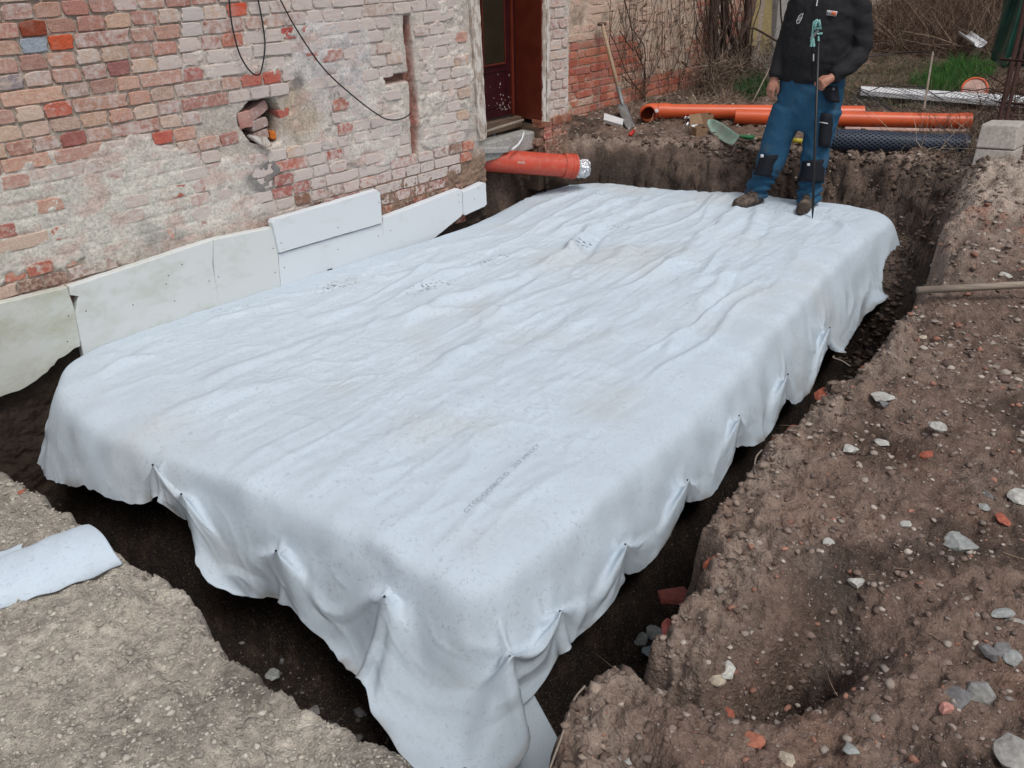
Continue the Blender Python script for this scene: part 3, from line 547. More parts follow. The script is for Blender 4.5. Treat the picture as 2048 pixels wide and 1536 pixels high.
# printed roll text
def printed(txt, p0, p1, size, mat, name, parent, zoff=.004, follow=True):
    cu = bpy.data.curves.new('t', 'FONT'); cu.body = txt; cu.size = size; to = bpy.data.objects.new('t', cu); COL.objects.link(to)
    bpy.context.view_layer.update(); me = bpy.data.meshes.new_from_object(to.evaluated_get(bpy.context.evaluated_depsgraph_get())); bpy.data.objects.remove(to); bpy.data.curves.remove(cu)
    co = np.array([v.co[:] for v in me.vertices]); a = np.array(p0[:2]); b = np.array(p1[:2]); L = np.linalg.norm(b - a); t = (b - a) / L; n = np.array([-t[1], t[0]])
    co[:, 0] *= L / co[:, 0].max(); xy = a + co[:, :1] * t + co[:, 1:2] * n
    zz = np.array([topz(x, y) for x, y in xy]) + zoff
    me.vertices.foreach_set('co', np.column_stack([xy, zz]).reshape(-1)); me.materials.clear(); me.materials.append(mat); me.update()
    return obj(name, me, parent)
_ta, _tb = onz(934, 1028, 0), onz(1082, 893, 0)
printed('GTCC·OOSECE·D', _ta, _ta + (_tb - _ta) * .56, .032, M['print_grey'], 'printed_text', fab); printed('207 MNXY', _ta + (_tb - _ta) * .62, _tb, .032, M['print_grey'], 'printed_text', fab)
for (x0, y0, x1, y1, lb) in [(720, 503, 737, 506, 'bent grey nail lying on the sheet near the foam boards'), (655, 535, 664, 537, 'short grey nail lying on the sheet, nearer the camera of the two')]:
    a, b = onz(x0, y0, .0), onz(x1, y1, .0); a[2] = topz(a[0], a[1]) + .010; b[2] = topz(b[0], b[1]) + .010
    tag(MB().tube([a, b], .0045, 6).build('nail', M['nail']), lb, 'nail')

# ------------------------------------------------------------ house wall
YW = 4.72; CH = .0755; Z0 = 1.632     # face of the wall, course height, a bed joint
def wx(x, y): p = ony(x, y, YW); return p[0], p[2]
def blob(X, Z, px, rx, rz, soft=.4):
    a, b = wx(*px); d = np.hypot((X - a) / rx, (Z - b) / rz) + .35 * fbm(X, Z, 7, 3, 71); return sm(1 + soft, 1 - soft, d)
HOLE = [wx(*p) for p in [(500, 205), (548, 196), (560, 220), (562, 285), (535, 296), (505, 285), (480, 250), (478, 232)]]
CHAN = [wx(*p) for p in [(811, 32), (820, 32), (826, 90), (830, 150), (836, 190), (838, 250), (836, 310), (828, 315), (824, 240), (822, 180), (816, 110), (810, 60)]]
SLOT = [wx(*p) for p in [(768, 152), (818, 146), (820, 162), (772, 170)]]
def coat(X, Z):       # 0 bare brickwork .. 1 smeared over with mortar
    c = .95 * blob(X, Z, (150, 420), .85, .30) + .8 * blob(X, Z, (420, 480), .6, .22) + .9 * blob(X, Z, (620, 230), .14, .26) + .62 * blob(X, Z, (690, 110), .3, .32) + .6 * blob(X, Z, (760, 250), .35, .3) + .55 * blob(X, Z, (900, 150), .3, .6) + .5 * blob(X, Z, (560, 120), .35, .22) + .6 * blob(X, Z, (500, 350), .25, .13) + .8 * blob(X, Z, (280, 310), .14, .1) + .45 * blob(X, Z, (880, 270), .18, .1) + .5 * blob(X, Z, (400, 130), .3, .1) + .4 * blob(X, Z, (700, 330), .4, .08)
    return np.clip(c + .04, 0, 1)
gxw, gzw = np.meshgrid(np.arange(-.6, 5.76, .0085), np.arange(-.9, 2.5, .0085), indexing='ij')
def in_open(X, Z): return (X > 4.72) & (X < 5.44) & (Z > .60)
C = coat(gxw, gzw); nA = fbm(gxw, gzw, 9, 4, 81); nB = fbm(gxw, gzw, 32, 4, 83); nC = fbm(gxw, gzw, 3, 3, 85)
cov = sm(.50, .70, C + .36 * nA + .1 * nC + .16 * nB)
rec = .008 + .005 * nB + .009 * np.clip(nA + .1, 0, 1)             # depth of the joints where bare
col_j = (1 - cov) * sm(.002, .010, rec)
rph = ((gzw - Z0) / CH + .06 * nA) % 1; rl = np.exp(-((rph - .5) / .5) ** 8); jl = np.exp(-(np.minimum(rph, 1 - rph) / .09) ** 2)
yy = YW + rec * (1 - cov) - cov * (.0025 + .006 * nA + .003 * nB) + .005 * cov * jl * sm(-.25, .25, noise(gxw * 5, gzw * 2, 7))
hd = sdist(gxw, gzw, HOLE); cdn = sdist(gxw, gzw, CHAN); sl = sdist(gxw, gzw, SLOT)
yy += .17 * sm(.008, -.014, hd + .008 * nB) + .085 * sm(.009, -.008, cdn + .01 * nA) + .075 * sm(.004, -.008, sl)
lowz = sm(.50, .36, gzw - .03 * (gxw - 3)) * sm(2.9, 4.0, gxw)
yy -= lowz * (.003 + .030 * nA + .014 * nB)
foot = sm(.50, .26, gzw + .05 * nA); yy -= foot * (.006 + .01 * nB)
col = np.array([.62, .565, .505]) * (1 + .18 * nC[..., None] + .12 * nA[..., None])
def tint(c, a, k=1.): return c + (np.array(c) * 0 + 0 if False else (np.array(k) - c)) * a[..., None]
gm = blob(gxw, gzw, (150, 440), .9, .28); col = col + (np.array([.63, .61, .53]) - col) * (gm * .6)[..., None]
col = col + (np.array([.45, .365, .28]) - col) * (blob(gxw, gzw, (600, 220), .16, .2) * .9)[..., None]
col = col + (np.array([.58, .55, .54]) - col) * (blob(gxw, gzw, (670, 110), .3, .3) * .8)[..., None]
soot = np.clip(blob(gxw, gzw, (535, 355), .14, .10) + .55 * sm(.0, .45, fbm(gxw, gzw, 3.1, 4, 161)) * sm(.95, .5, gzw) + .8 * blob(gxw, gzw, (595, 165), .05, .05) + .5 * blob(gxw, gzw, (700, 150), .12, .2) * sm(0, .4, nA), 0, 1); col = col + (np.array([.10, .10, .105]) - col) * (soot * .75)[..., None]
col = col + (np.array([.34, .10, .07]) * (1 + .5 * nB[..., None]) - col) * (sm(.012, -.002, cdn) * .85)[..., None]; col = col + (np.array([.012, .010, .009]) - col) * sm(.002, -.012, hd)[..., None]
col = col + (np.array([.28, .10, .07]) - col) * (sm(.005, -.005, sl) * .8)[..., None]
col = col + (np.array([.33, .265, .21]) - col) * (col_j * (.75 - .5 * sm(1.9, 3.0, gxw)))[..., None]
col = col + (np.array([.56, .36, .31]) - col) * (sm(.0, .35, fbm(gxw, gzw * 1.8, 5, 4, 133)) * .5 * cov)[..., None]
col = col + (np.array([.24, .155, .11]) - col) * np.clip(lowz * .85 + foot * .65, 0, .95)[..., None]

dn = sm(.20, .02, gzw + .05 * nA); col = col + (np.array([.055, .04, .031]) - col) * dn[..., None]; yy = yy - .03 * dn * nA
msk = ~in_open(gxw + .004, gzw + .004)[:-1, :-1] & ~((gxw > 4.76) & (gxw < 5.46) & (gzw < .62))[:-1, :-1]
HW = thing('house_wall', 'old brick house wall, half stripped, smeared with grey mortar and lime', 'wall', (3, YW, 0))
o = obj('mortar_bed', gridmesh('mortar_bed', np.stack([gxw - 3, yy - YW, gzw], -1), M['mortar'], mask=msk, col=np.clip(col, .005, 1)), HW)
MB().box((-.6, YW + .26, -.9), (4.70, YW + .45, 2.5)).box((5.46, YW + .26, -.4), (5.76, YW + .45, 2.5)).box((-.6, YW + .19, 1.5), (4.70, YW + .262, 2.5)).box((5.72, YW + .03, -.3), (5.758, YW + .90, 2.5)).build('wall_core', M['concrete'], HW)

_bk = {}
def brick_mesh(w, h, d=.06, key=0, rough=1.):
    k = (round(w * 50), round(h * 200), key)
    if k in _bk: return _bk[k]
    r = random.Random(hash(k) & 0xffff); n = 12; out = []
    per = [(-1, -1), (-.35, -1), (.35, -1), (1, -1), (1, -.33), (1, .33), (1, 1), (.35, 1), (-.35, 1), (-1, 1), (-1, .33), (-1, -.33)]
    j = lambda a: r.uniform(-a, a) * rough
    ring0, ring1, ring2 = [], [], []
    chip = {r.randrange(12): r.uniform(.004, .016) * rough for _ in range(2)}
    for q, (a, b) in enumerate(per):
        cor = .0025 if abs(a) == 1 and abs(b) == 1 else 0; cc = chip.get(q, 0) * .7 + cor
        x = a * (w / 2) - np.sign(a) * cc * (abs(a) == 1) + j(.0035); z_ = b * (h / 2) - np.sign(b) * cc * .7 * (abs(b) == 1) + j(.002)
        ring0.append((x, d, z_)); ring1.append((x, .0035 + j(.001), z_)); ring2.append((x * (1 - .007 / w), j(.0012), z_ * (1 - .007 / h)))
    vs = ring0 + ring1 + ring2 + [(0, j(.002) - .001, 0)]
    fs = [(a + k_, a + (k_ + 1) % n, b + (k_ + 1) % n, b + k_) for a, b in ((0, n), (n, 2 * n)) for k_ in range(n)] + [(2 * n + k_, 2 * n + (k_ + 1) % n, 3 * n) for k_ in range(n)]
    me = mesh('brick', vs, fs, M['brick']); _bk[k] = me; return me
SALMON = [(.42, .235, .175), (.45, .27, .20), (.40, .20, .155), (.46, .30, .215), (.36, .17, .135), (.47, .33, .245), (.44, .255, .20), (.38, .215, .175), (.46, .34, .27), (.43, .30, .24)]
REDS = [(.40, .13, .09), (.34, .10, .075), (.43, .16, .11), (.33, .12, .10)]
SPEC = {(55, 66): ((.22, .055, .03), .0), (92, 97): ((.28, .31, .35), .1), (132, 93): ((.46, .09, .04), 0), (140, 219): ((.42, .12, .08), .2), (255, 79): ((.25, .07, .05), .05), (235, 145): ((.27, .12, .11), .1), (40, 170): ((.25, .21, .22), .3), (390, 55): ((.27, .2, .2), .5), (480, 20): ((.5, .08, .04), .05), (318, 275): ((.42, .11, .08), .1), (495, 290): ((.40, .09, .08), .1), (420, 232): ((.43, .13, .10), .1), (240, 15): ((.40, .12, .10), .4),
        (558, 73): ((.36, .06, .05), .2), (590, 70): ((.38, .07, .06), .2), (620, 68): ((.36, .10, .07), .2), (655, 60): ((.36, .10, .05), .15), (525, 160): ((.42, .11, .08), .1), (855, 88): ((.42, .11, .06), .1), (700, 150): ((.30, .27, .25), .8), (300, 370): ((.44, .15, .10), .2), (380, 20): ((.28, .28, .32), .5), (470, 75): ((.42, .17, .12), .2), (200, 395): ((.40, .16, .14), .2), (820, 45): ((.42, .11, .08), .1), (480, 25): ((.36, .05, .03), 0)}
SPECW = [(wx(*k), (tuple(q * 1.15 for q in v[0]), v[1] + .08)) for k, v in SPEC.items()]
bricks = []
def add_bricks(xr, zr, face, z0, ch, wsel, colf_, skip, hdr, strr, parent, name='brick', limit=300, rank=None, depth=.06, jit=.004, mat=None):
    items = []
    k0 = int(math.floor((z0 - zr[1]) / ch)); k1 = int(math.ceil((z0 - zr[0]) / ch)); r = random.Random(11 + int(xr[0] * 10))
    for k in range(k0, k1):
        zc = z0 - (k + .5) * ch; x = xr[0] - r.uniform(0, .15)
        while x < xr[1]:
            w = strr if r.random() < wsel(x, zc) else hdr; w *= r.uniform(.88, 1.10); a, b = x + .0035, x + w - .004; x += w
            a, b = max(a, xr[0]), min(b, xr[1]); c = (a + b) / 2
            if b - a < .035 or skip(c, zc, (b - a) / 2): continue
            items.append((c, zc + r.uniform(-.002, .002), b - a, ch - .0085 + r.uniform(-.003, .002), r.randrange(5), face + r.uniform(-jit, jit), r.uniform(-.018, .018), r))
    items.sort(key=rank); rest = MB()
    for n, (c, zc, w, h, key, f, rot, r) in enumerate(items):
        wn = min((hdr, strr, hdr / 2), key=lambda q: abs(q - w)); me = brick_mesh(wn, ch - .0085, depth, key); sx, sz = w / wn, h / (ch - .0085); cc = colf_(c, zc, r)
        if n < limit:
            o = bpy.data.objects.new(name, me); COL.objects.link(o); o.parent = parent; l = parent.location
            if mat: o.material_slots[0].link = 'OBJECT'; o.material_slots[0].material = M[mat]
            o.location = (c - l[0], f - l[1], zc - l[2]); o.rotation_euler = (r.uniform(-.03, .03), rot, r.uniform(-.03, .03)); o.color = (*cc[0], cc[1]); o.scale = (sx, 1, sz)
        else:
            rest.add([(v.co.x * sx + c, v.co.y + f, v.co.z * sz + zc) for v in me.vertices], [tuple(p.vertices) for p in me.polygons], 0, cc[0])
    if rest.v: rest.build('more_brick', M['brick_stuff'], parent, col=True, kind='stuff')
_m = NT('distant_brick', .9, .15); _a = _m.n('ShaderNodeAttribute', attribute_name='Col').outputs['Color']; _p = _m.pos(); _n = _m.noise(_p, 40, 6, .65)
_m.color(_m.mix(_m.ramp(_n, [(.45, 0.), (.62, .6)]), _m.mix(1., _a, _m.ramp(_m.noise(_p, 130, 3), [(.3, .75), (.7, 1.2)]), 'MULTIPLY'), (.58, .46, .37))); _m.bump(_n, .6, .006); M['brick_stuff'] = _m.mat
def hcol_(x, z, r):
    for (a, b), v in SPECW:
        if abs(a - x) < .075 and abs(b - z) < .036: return v
    c = float(coat(np.array([x]), np.array([z]))[0]); u = r.random()
    base = r.choice(REDS) if u < (.06 + .05 * c) else r.choice(SALMON); rw = sm(1.9, 3.2, x)
    lum_ = sum(base) / 3; base = tuple((b_ * .96 + lum_ * .04) * 1.10 for b_ in base)
    if z < .55 and x > 2.9: base = r.choice(REDS + [(.30, .13, .09), (.22, .12, .085)])
    k = r.uniform(.85, 1.12); al = .26 + .20 * rw + .20 * c + r.uniform(-.10, .10)
    if u < .07: al *= .6
    if z < .44 and r.random() < .75: base = tuple(b_ * .6 for b_ in base)
    return tuple(min(b_ * k, .8) for b_ in base), float(min(max(al, 0), .6))
def hskip(x, z, hw):
    X = np.linspace(x - hw, x + hw, 9); Z = np.array([z] * 9)
    if (sdist(X, Z, HOLE) < .028).any() or (sdist(X, Z, CHAN) < .004).any() or (sdist(X, Z, SLOT) < .012).any(): return True
    if 4.66 < x + hw and x - hw < 5.46: return True
    c = float(coat(np.array([x]), np.array([z]))[0]); return c > .8 and random.random() < .45
random.seed(3)
add_bricks((.0, 4.70), (-.02, 2.1), YW - .001, Z0, CH, lambda x, z: .24, hcol_, hskip, .138, .28, HW, rank=lambda t: (t[1] > 1.72) * 9 + abs(t[0] - 3.1) + (t[1] < .25) * 3, limit=272)
add_bricks((5.45, 5.735), (.18, 2.1), YW - .001, Z0, CH, lambda x, z: .2, lambda x, z, r: (hcol_(x, z, r)[0], .42), lambda x, z, h: False, .142, .285, HW, rank=lambda t: t[1] > 1.5, limit=26)
# loose bricks stuffed into the broken hole
def loose_brick(px, w, h, rot, y, c, al, label, yaw=0, d=.10):
    x, z = wx(*px); o = bpy.data.objects.new('loose_brick', brick_mesh(w, h, d, 90 + int(px[0]), .6)); COL.objects.link(o)
    o.location = (x, YW + y, z); o.rotation_euler = (0, rot, yaw); o.color = (*c, al); tag(o, label, 'brick'); return o
loose_brick((517, 227), .20, .062, -.36, .030, (.38, .24, .21), .25, 'long pinkish brick lying tilted across the broken hole in the house wall', .1)
loose_brick((491, 240), .085, .095, -.1, .0, (.40, .20, .17), .15, 'squarish pink brick end wedged at the near side of the wall hole', -.1)
loose_brick((527, 249), .125, .062, -.12, .035, (.34, .25, .23), .3, 'pale mauve brick end in the middle of the wall hole', .15)
loose_brick((530, 272), .115, .055, -.05, .04, (.36, .24, .21), .3, 'flat pale brick at the bottom of the wall hole, above the bent metal sheet', .1)
loose_brick((556, 273), .04, .05, .05, .05, (.55, .16, .03), .0, 'small bright orange brick fragment in the bottom corner of the wall hole')
loose_brick((571, 225), .085, .05, -.25, .01, (.42, .13, .10), .2, 'red broken brick end sticking out at the far side of the wall hole')
loose_brick((570, 199), .07, .05, .1, .012, (.36, .24, .22), .3, 'small greyish pink brick stub above the far side of the wall hole')
loose_brick((519, 184), .19, .058, -.06, .004, (.20, .17, .15), .35, 'sooty brick bridging the top of the wall hole like a lintel')
mb = MB(); q = [ony(x, y, YW - .03) for x, y in [(497, 269), (512, 272), (533, 274), (545, 291), (533, 296), (517, 284)]]
mb.add([tuple(v) for v in q] + [(v[0], v[1] + .02, v[2] - .01) for v in q], [(0, 1, 2, 3, 4, 5), (11, 10, 9, 8, 7, 6)] + [(i, i + 6, (i + 1) % 6 + 6, (i + 1) % 6) for i in range(6)])
tag(mb.build('metal_scrap', M['trim']), 'crumpled beige sheet scrap jammed in the bottom of the wall hole', 'scrap')
# cables
def cable(px, name, label, r=.0045, bow=.03):
    p = [ony(x, y, YW - .02 - bow * math.sin(PI * i / (len(px) - 1))) for i, (x, y) in enumerate(px)]; tag(MB().tube(spline(p, 60), r, 7).build(name, M['cable'], smooth=True), label, 'cable')
cable([(457, -40), (459, 10), (466, 60), (480, 110), (500, 142), (516, 150), (524, 135), (530, 90), (524, 40), (514, -10), (505, -40)], 'hanging_cable', 'black cable hanging in a narrow U loop on the house wall')
cable([(545, -40), (562, 2), (600, 70), (650, 140), (710, 195), (760, 232), (785, 240), (808, 236), (822, 226)], 'hanging_cable', 'black cable sagging diagonally across the house wall into the chiselled channel')

# ------------------------------------------------------------ door
D = thing('entrance_door', 'dark red glazed wooden house door standing in its deep brown lining', 'door', (5.1, YW, .6))
YD = YW + .26
mb = MB(); mb.box((4.74, YD, .62), (5.40, YD + .045, 2.3)); mb.build('door_leaf', M['door'], D, bevel=.003)
for x0, x1 in ((4.80, 5.00), (5.035, 5.27)):
    MB().box((x0, YD - .004, 1.03), (x1, YD + .002, 2.2)).build('glass_pane', M['glassy'], D)
    mb = MB(); 
    for a, b, c_, d_ in ((x0 - .008, x1 + .008, 1.018, 1.03), (x0 - .008, x0, 1.03, 2.2), (x1, x1 + .008, 1.03, 2.2)): mb.box((a, YD - .012, c_), (b, YD + .001, d_))
    mb.build('glazing_bead', M['lining'], D)
    mb = MB(); [mb.box((x0, YD - .0062, z_), (x1, YD - .0035, z_ + .006)) for z_ in np.arange(1.04, 1.9, .013)]; mb.build('glass_ribs', M['glassy'], D)
MB().box((5.335, YD - .02, .62), (5.36, YD - .002, 2.3)).build('stile_edge', M['lining'], D)
mb = MB(); mb.box((4.80, YD - .008, .70), (5.28, YD, .706)).box((4.80, YD - .008, .97), (5.28, YD, .976)).box((4.79, YD - .008, .70), (4.796, YD, .976)).box((5.28, YD - .008, .70), (5.286, YD, .976)); mb.build('panel_moulding', M['door'], D)
r9 = random.Random(9); mb = MB()
for _ in range(46):
    x, z_, q = r9.gauss(5.24, .07), .66 + abs(r9.gauss(0, .12)), r9.uniform(.002, .006); mb.box((x, YD - .003, z_), (x + q, YD + .001, z_ + q * r9.uniform(1, 3)))
o = mb.build('paint_chips', M['trim'], D); o['kind'] = 'stuff'
MB().box((5.405, YW - .01, .585), (5.44, YW + .32, 2.4)).build('side_lining', M['lining'], D, bevel=.004)
MB().box((4.70, YW + .03, .60), (4.735, YW + .32, 2.4)).build('side_lining', M['lining'], D, bevel=.004)
mb = MB(); mb.tube([ony(968, 264, YW + .10), ony(1046, 240, YW + .17)], .011, 6); mb.build('sill_bar', M['wood_grey'], D)
MB().box((4.74, YW + .20, .52), (5.40, YW + .42, .60)).build('threshold', M['wood_dark'], D)
def trimboard(pts, th, name, label):
    a = thing(name, label, 'trim board', tuple(ony(*pts[0], YW - .02)), 'peeling boards beside the door'); mb = MB(); n = 26; r = random.Random(int(pts[0][0]))
    L = [np.interp(np.linspace(0, 1, n), [0, 1], [pts[0][k], pts[3][k]]) for k in (0, 1)]; Rr = [np.interp(np.linspace(0, 1, n), [0, 1], [pts[1][k], pts[2][k]]) for k in (0, 1)]
    vs = []; 
    for i in range(n):
        e = r.uniform(-1.2, 1.2); A = ony(L[0][i] + e, L[1][i], YW - .018); B = ony(Rr[0][i] + r.uniform(-.6, .6), Rr[1][i], YW - .018)
        vs += [A, B, B + np.array([0, th, 0]), A + np.array([0, th, 0])]
    fs = [(4 * i + k, 4 * i + (k + 1) % 4, 4 * i + 4 + (k + 1) % 4, 4 * i + 4 + k) for i in range(n - 1) for k in range(4)] + [(3, 2, 1, 0), (4 * n - 4, 4 * n - 3, 4 * n - 2, 4 * n - 1)]
    mb.add(vs, fs); mb.build('board', M['trim'], a); return a
trimboard([(939, -40), (953, -40), (972, 278), (960, 282)], .03, 'trim_board', 'wide peeling white board on the near side of the door opening')
trimboard([(953.6, -40), (957, -40), (974, 276), (972.8, 278)], .045, 'trim_board', 'thin white edge strip between the near peeling board and the door')
trimboard([(1086, -40), (1092, -40), (1092, 243), (1086, 243)], .035, 'trim_board', 'narrow whitish strip right beside the brown door lining')
trimboard([(1093.5, -40), (1100, -40), (1101, 244), (1094, 244)], .025, 'trim_board', 'narrow flaking strip between the door and the brick pier')
# step and masonry under the door
ST = thing('door_step', 'broken concrete step with a tilted grey slab below the door', 'step', (5.05, 4.95, .3))
MB().box((4.80, YW + .06, .36), (5.40, YW + .20, .50)).build('riser', M['concrete'], ST, bevel=.01)
mb = MB(); q = [ony(*p, YW + .0 + d) for p, d in (((960, 299), .03), ((1016, 297), .03), ((1030, 285), .11), ((980, 280), .11))]; mb.add([tuple(v) for v in q] + [(v[0], v[1], v[2] - .03) for v in q], [(0, 1, 2, 3), (7, 6, 5, 4), (0, 4, 5, 1), (1, 5, 6, 2), (2, 6, 7, 3), (3, 7, 4, 0)]); mb.build('slab', M['concrete'], ST)
mb = MB(); mb.tube([ony(1024, 299, YW - .03), ony(1036, 290, YW), ony(1044, 278, YW + .02), ony(1048, 264, YW + .05)], [.009, .009, .007, .005], 8); mb.build('torn_edge', M['white'], ST)
FB = thing('pier_footing', 'rough brick footing of the pier below the brown door lining', 'footing', (5.58, 4.75, .2))
r3 = random.Random(3)
for row in range(7):
    zc = .565 - row * .075
    for k, x in enumerate((5.47, 5.60, 5.72)):
        o = bpy.data.objects.new('brick', brick_mesh(.13, .062, .10, k + row)); COL.objects.link(o); o.parent = FB; o.location = (x - 5.58 + r3.uniform(-.012, .012) - .03 * (row > 1), -.045 + r3.uniform(-.01, .012) + .02 * row, zc - .2)
        o.rotation_euler = (0, r3.uniform(-.05, .05), r3.uniform(-.06, .06)); o.color = (*((.25, .10, .06) if row < 1 else (.20, .12, .085)), .18)
mb = MB(); mb.box((5.40, YW + .02, .02), (5.75, YW + .5, .55)).box((4.70, YW + .36, .0), (5.42, YW + .6, .40)); mb.build('earth_core', M['wood_dark'], FB)

# ------------------------------------------------------------ foam boards along the foot of the wall
EPSG = 'white foam boards along the foot of the house wall'
def foam(px, th, mat, name, label, Y=4.66, ragged=0, holes=()):
    P4 = [ony(x, y, Y) for x, y in px]; t = thing(name, label, 'foam board', (P4[0][0], Y, P4[0][2]), EPSG)
    ring_ = []
    for a, b in zip(P4, P4[1:] + P4[:1]):
        m_ = max(2, int(np.linalg.norm(b - a) / .03)); 
        for k in range(m_): ring_.append(a + (b - a) * k / m_ + np.array([random.uniform(-1, 1), 0, random.uniform(-1, 1)]) * (.0012 + ragged * (a[2] < .1)))
    n = len(ring_); ins = np.mean(ring_, 0)
    f = [r_ + (ins - r_) / np.linalg.norm(ins - r_) * .004 for r_ in ring_]
    vs = f + [r_ + np.array([0, .004, 0]) for r_ in ring_] + [r_ + np.array([0, th, 0]) for r_ in ring_]
    mb = MB(); mb.add(vs, [tuple(range(n))[::-1]] + [(k, (k + 1) % n, n + (k + 1) % n, n + k) for k in range(n)] + [(n + k, n + (k + 1) % n, 2 * n + (k + 1) % n, 2 * n + k) for k in range(n)] + [tuple(range(2 * n, 3 * n))])
    mb.build('board', mat, t)
    for x, y in holes:
        c = ony(x, y, Y); MB().tube([c + np.array([0, .002, 0]), c - np.array([0, .0015, 0])], .0035, 8).build('nail_head', M['nail'], t)
    return t
foam([(-230, 672), (0, 607), (135, 575), (150, 620), (162, 690), (118, 720), (75, 762), (40, 780), (0, 797), (-230, 900)], .05, M['eps_dirty'], 'foam_board', 'dirty greenish foam board at the near end of the row, torn lower edge', 4.655, .006, [(137, 632), (135, 683)])
foam([(139, 574), (427, 479), (426, 530), (446, 660), (438, 700), (186, 800), (150, 630), (158, 592), (140, 590)], .05, M['eps_mid'], 'foam_board', 'long foam board with a chipped corner, second from the near end', 4.662, 0, [(172, 622), (266, 610), (349, 602), (332, 568), (418, 562), (364, 529), (337, 551)])
foam([(427.5, 479), (545, 455), (556, 500), (570, 680), (452, 720), (436, 603), (427.5, 530)], .05, M['eps_mid'], 'foam_board', 'scratched foam board between the chipped board and the tall white one', 4.662, 0, [(437, 554), (546, 497), (550, 545)])
foam([(545, 447), (548, 440), (755, 380), (761, 386), (765, 446), (559, 506)], .05, M['eps'], 'foam_board', 'clean white foam board standing highest on the wall, upper of two', 4.640, 0, [(562, 486), (676, 455), (758, 405)])
foam([(558, 508), (766, 447), (768, 490), (772, 590), (570, 670)], .05, M['eps'], 'foam_board', 'clean white foam board directly below the highest one', 4.655, 0, [(676, 499), (757, 472), (569, 535)])
foam([(766.5, 436), (919, 378), (925, 380), (926, 428), (922, 433), (768, 560)], .05, M['eps'], 'foam_board', 'clean white foam board, second from the far end of the row', 4.655, 0, [(781, 461), (918, 404), (917, 390)])
foam([(926, 384), (967, 365), (972, 367), (974, 408), (970, 413), (931, 431), (927, 429)], .05, M['eps'], 'foam_board', 'short square foam board at the far end of the row', 4.655, 0, [(949, 398), (957, 377)])
foam([(1096, 342), (1129, 338), (1129, 354), (1096, 362)], .04, M['eps'], 'foam_offcut', 'small white foam offcut standing below the end of the red pipe', 4.80)

# ------------------------------------------------------------ garden wall beyond the house
YG = 5.58; TG = thing('garden_wall', 'long plastered garden wall with bare red bricks near the house', 'wall', (8, YG, .3))
def gx_(x, y): p = ony(x, y, YG); return p[0], p[2]
gX, gZ = np.meshgrid(np.arange(5.7, 14.5, .02), np.arange(.1, 2.6, .016), indexing='ij')
def gblob(X, Z, px, rx, rz):
    a, b = gx_(*px); return sm(1.35, .65, np.hypot((X - a) / rx, (Z - b) / rz) + .3 * fbm(X, Z, 5, 3, 90))
def gplaster(X, Z):
    red = gblob(X, Z, (1180, 140), .75, .26) + gblob(X, Z, (1240, 110), .35, .12) + .8 * gblob(X, Z, (1330, 170), 1.0, .14) + .7 * gblob(X, Z, (1400, 105), .22, .18) + .6 * gblob(X, Z, (1200, 220), .6, .12); return np.clip(1 - red * 1.0, 0, 1)
gp = gplaster(gX, gZ); nA = fbm(gX, gZ, 6, 4, 91); nB = fbm(gX, gZ, 22, 4, 93)
cov = sm(.35, .8, gp + .35 * nA)
cov = cov * sm(.15, .5, gp * .5 + nA + .25 * nB)
yy = YG + .007 * (1 - cov) - cov * (.0005 + .003 * nA)
# shallow lines of the joints still show through the plaster
rowph = ((gZ - .30) / .0755) % 1; yy += .006 * cov * np.exp(-((rowph - .5) / .09) ** 2) * sm(-.2, .3, nA)
col = np.array([.58, .455, .36]) * (1 + .14 * nA[..., None] + .1 * nB[..., None])
col = col * (1 - .35 * (1 - cov))[..., None]; col = col + (np.array([.50, .42, .34]) - col) * sm(9.0, 10, gX)[..., None] * .3
obj('plaster', gridmesh('plaster', np.stack([gX - 8, yy - YG, gZ - .3], -1), M['mortar'], col=np.clip(col, .01, 1)), TG)
MB().box((5.76, YG + .03, -.2), (14.5, YG + .3, 2.6)).build('wall_core', M['concrete'], TG)
def gcol(x, z, r):
    p_ = float(gplaster(np.array([x]), np.array([z]))[0]); base = r.choice([(.40, .135, .085), (.36, .11, .075), (.43, .17, .11), (.34, .13, .10), (.38, .18, .13)]); k = r.uniform(.85, 1.1)
    return tuple(b_ * k * 1.15 for b_ in base), .07 + .44 * p_ + r.uniform(-.06, .1)
add_bricks((5.78, 11.5), (.22, 1.75), YG - .001, 1.432, CH, lambda x, z: .25, gcol, lambda x, z, h: float(gplaster(np.array([x]), np.array([z]))[0]) > .85 and random.random() < .25, .122, .245, TG, mat='brick2', limit=296, rank=lambda t: t[0] + (t[1] > 1.35) * 5)

# ------------------------------------------------------------ pipes
def pipe(name, label, a, b, r, mat, socket=True, sock_at=1, closed=False):
    a, b = Vector(a), Vector(b); t = thing(name, label, 'pipe', tuple(a)); d = (b - a).normalized()
    def tubewall(p, q, ro, nm, m=mat):
        mb = MB(); pts = [p, q]; seg = 40; up = d.orthogonal().normalized(); bb = d.cross(up); vs = []
        for pt, rad in ((p, ro), (q, ro), (q, ro - .006), (p, ro - .006)): vs += [pt + (up * math.cos(2 * PI * k / seg) + bb * math.sin(2 * PI * k / seg)) * rad for k in range(seg)]
        mb.add(vs, [(i * seg + k, i * seg + (k + 1) % seg, ((i + 1) % 4) * seg + (k + 1) % seg, ((i + 1) % 4) * seg + k) for i in range(4) for k in range(seg)]); return sharp(mb.build(nm, m, t))
    tubewall(a, b, r, 'barrel')
    if socket:
        L = .11; e = b if sock_at else a; s_ = e - d * L if sock_at else e; tubewall(s_ + d * (.0 if sock_at else 0), s_ + d * L, r * 1.10, 'socket')
        for off in (.022, .05): 
            c = e - d * off if sock_at else e + d * off; tubewall(c, c + d * .012, r * 1.15, 'socket_ring')
    return t, d
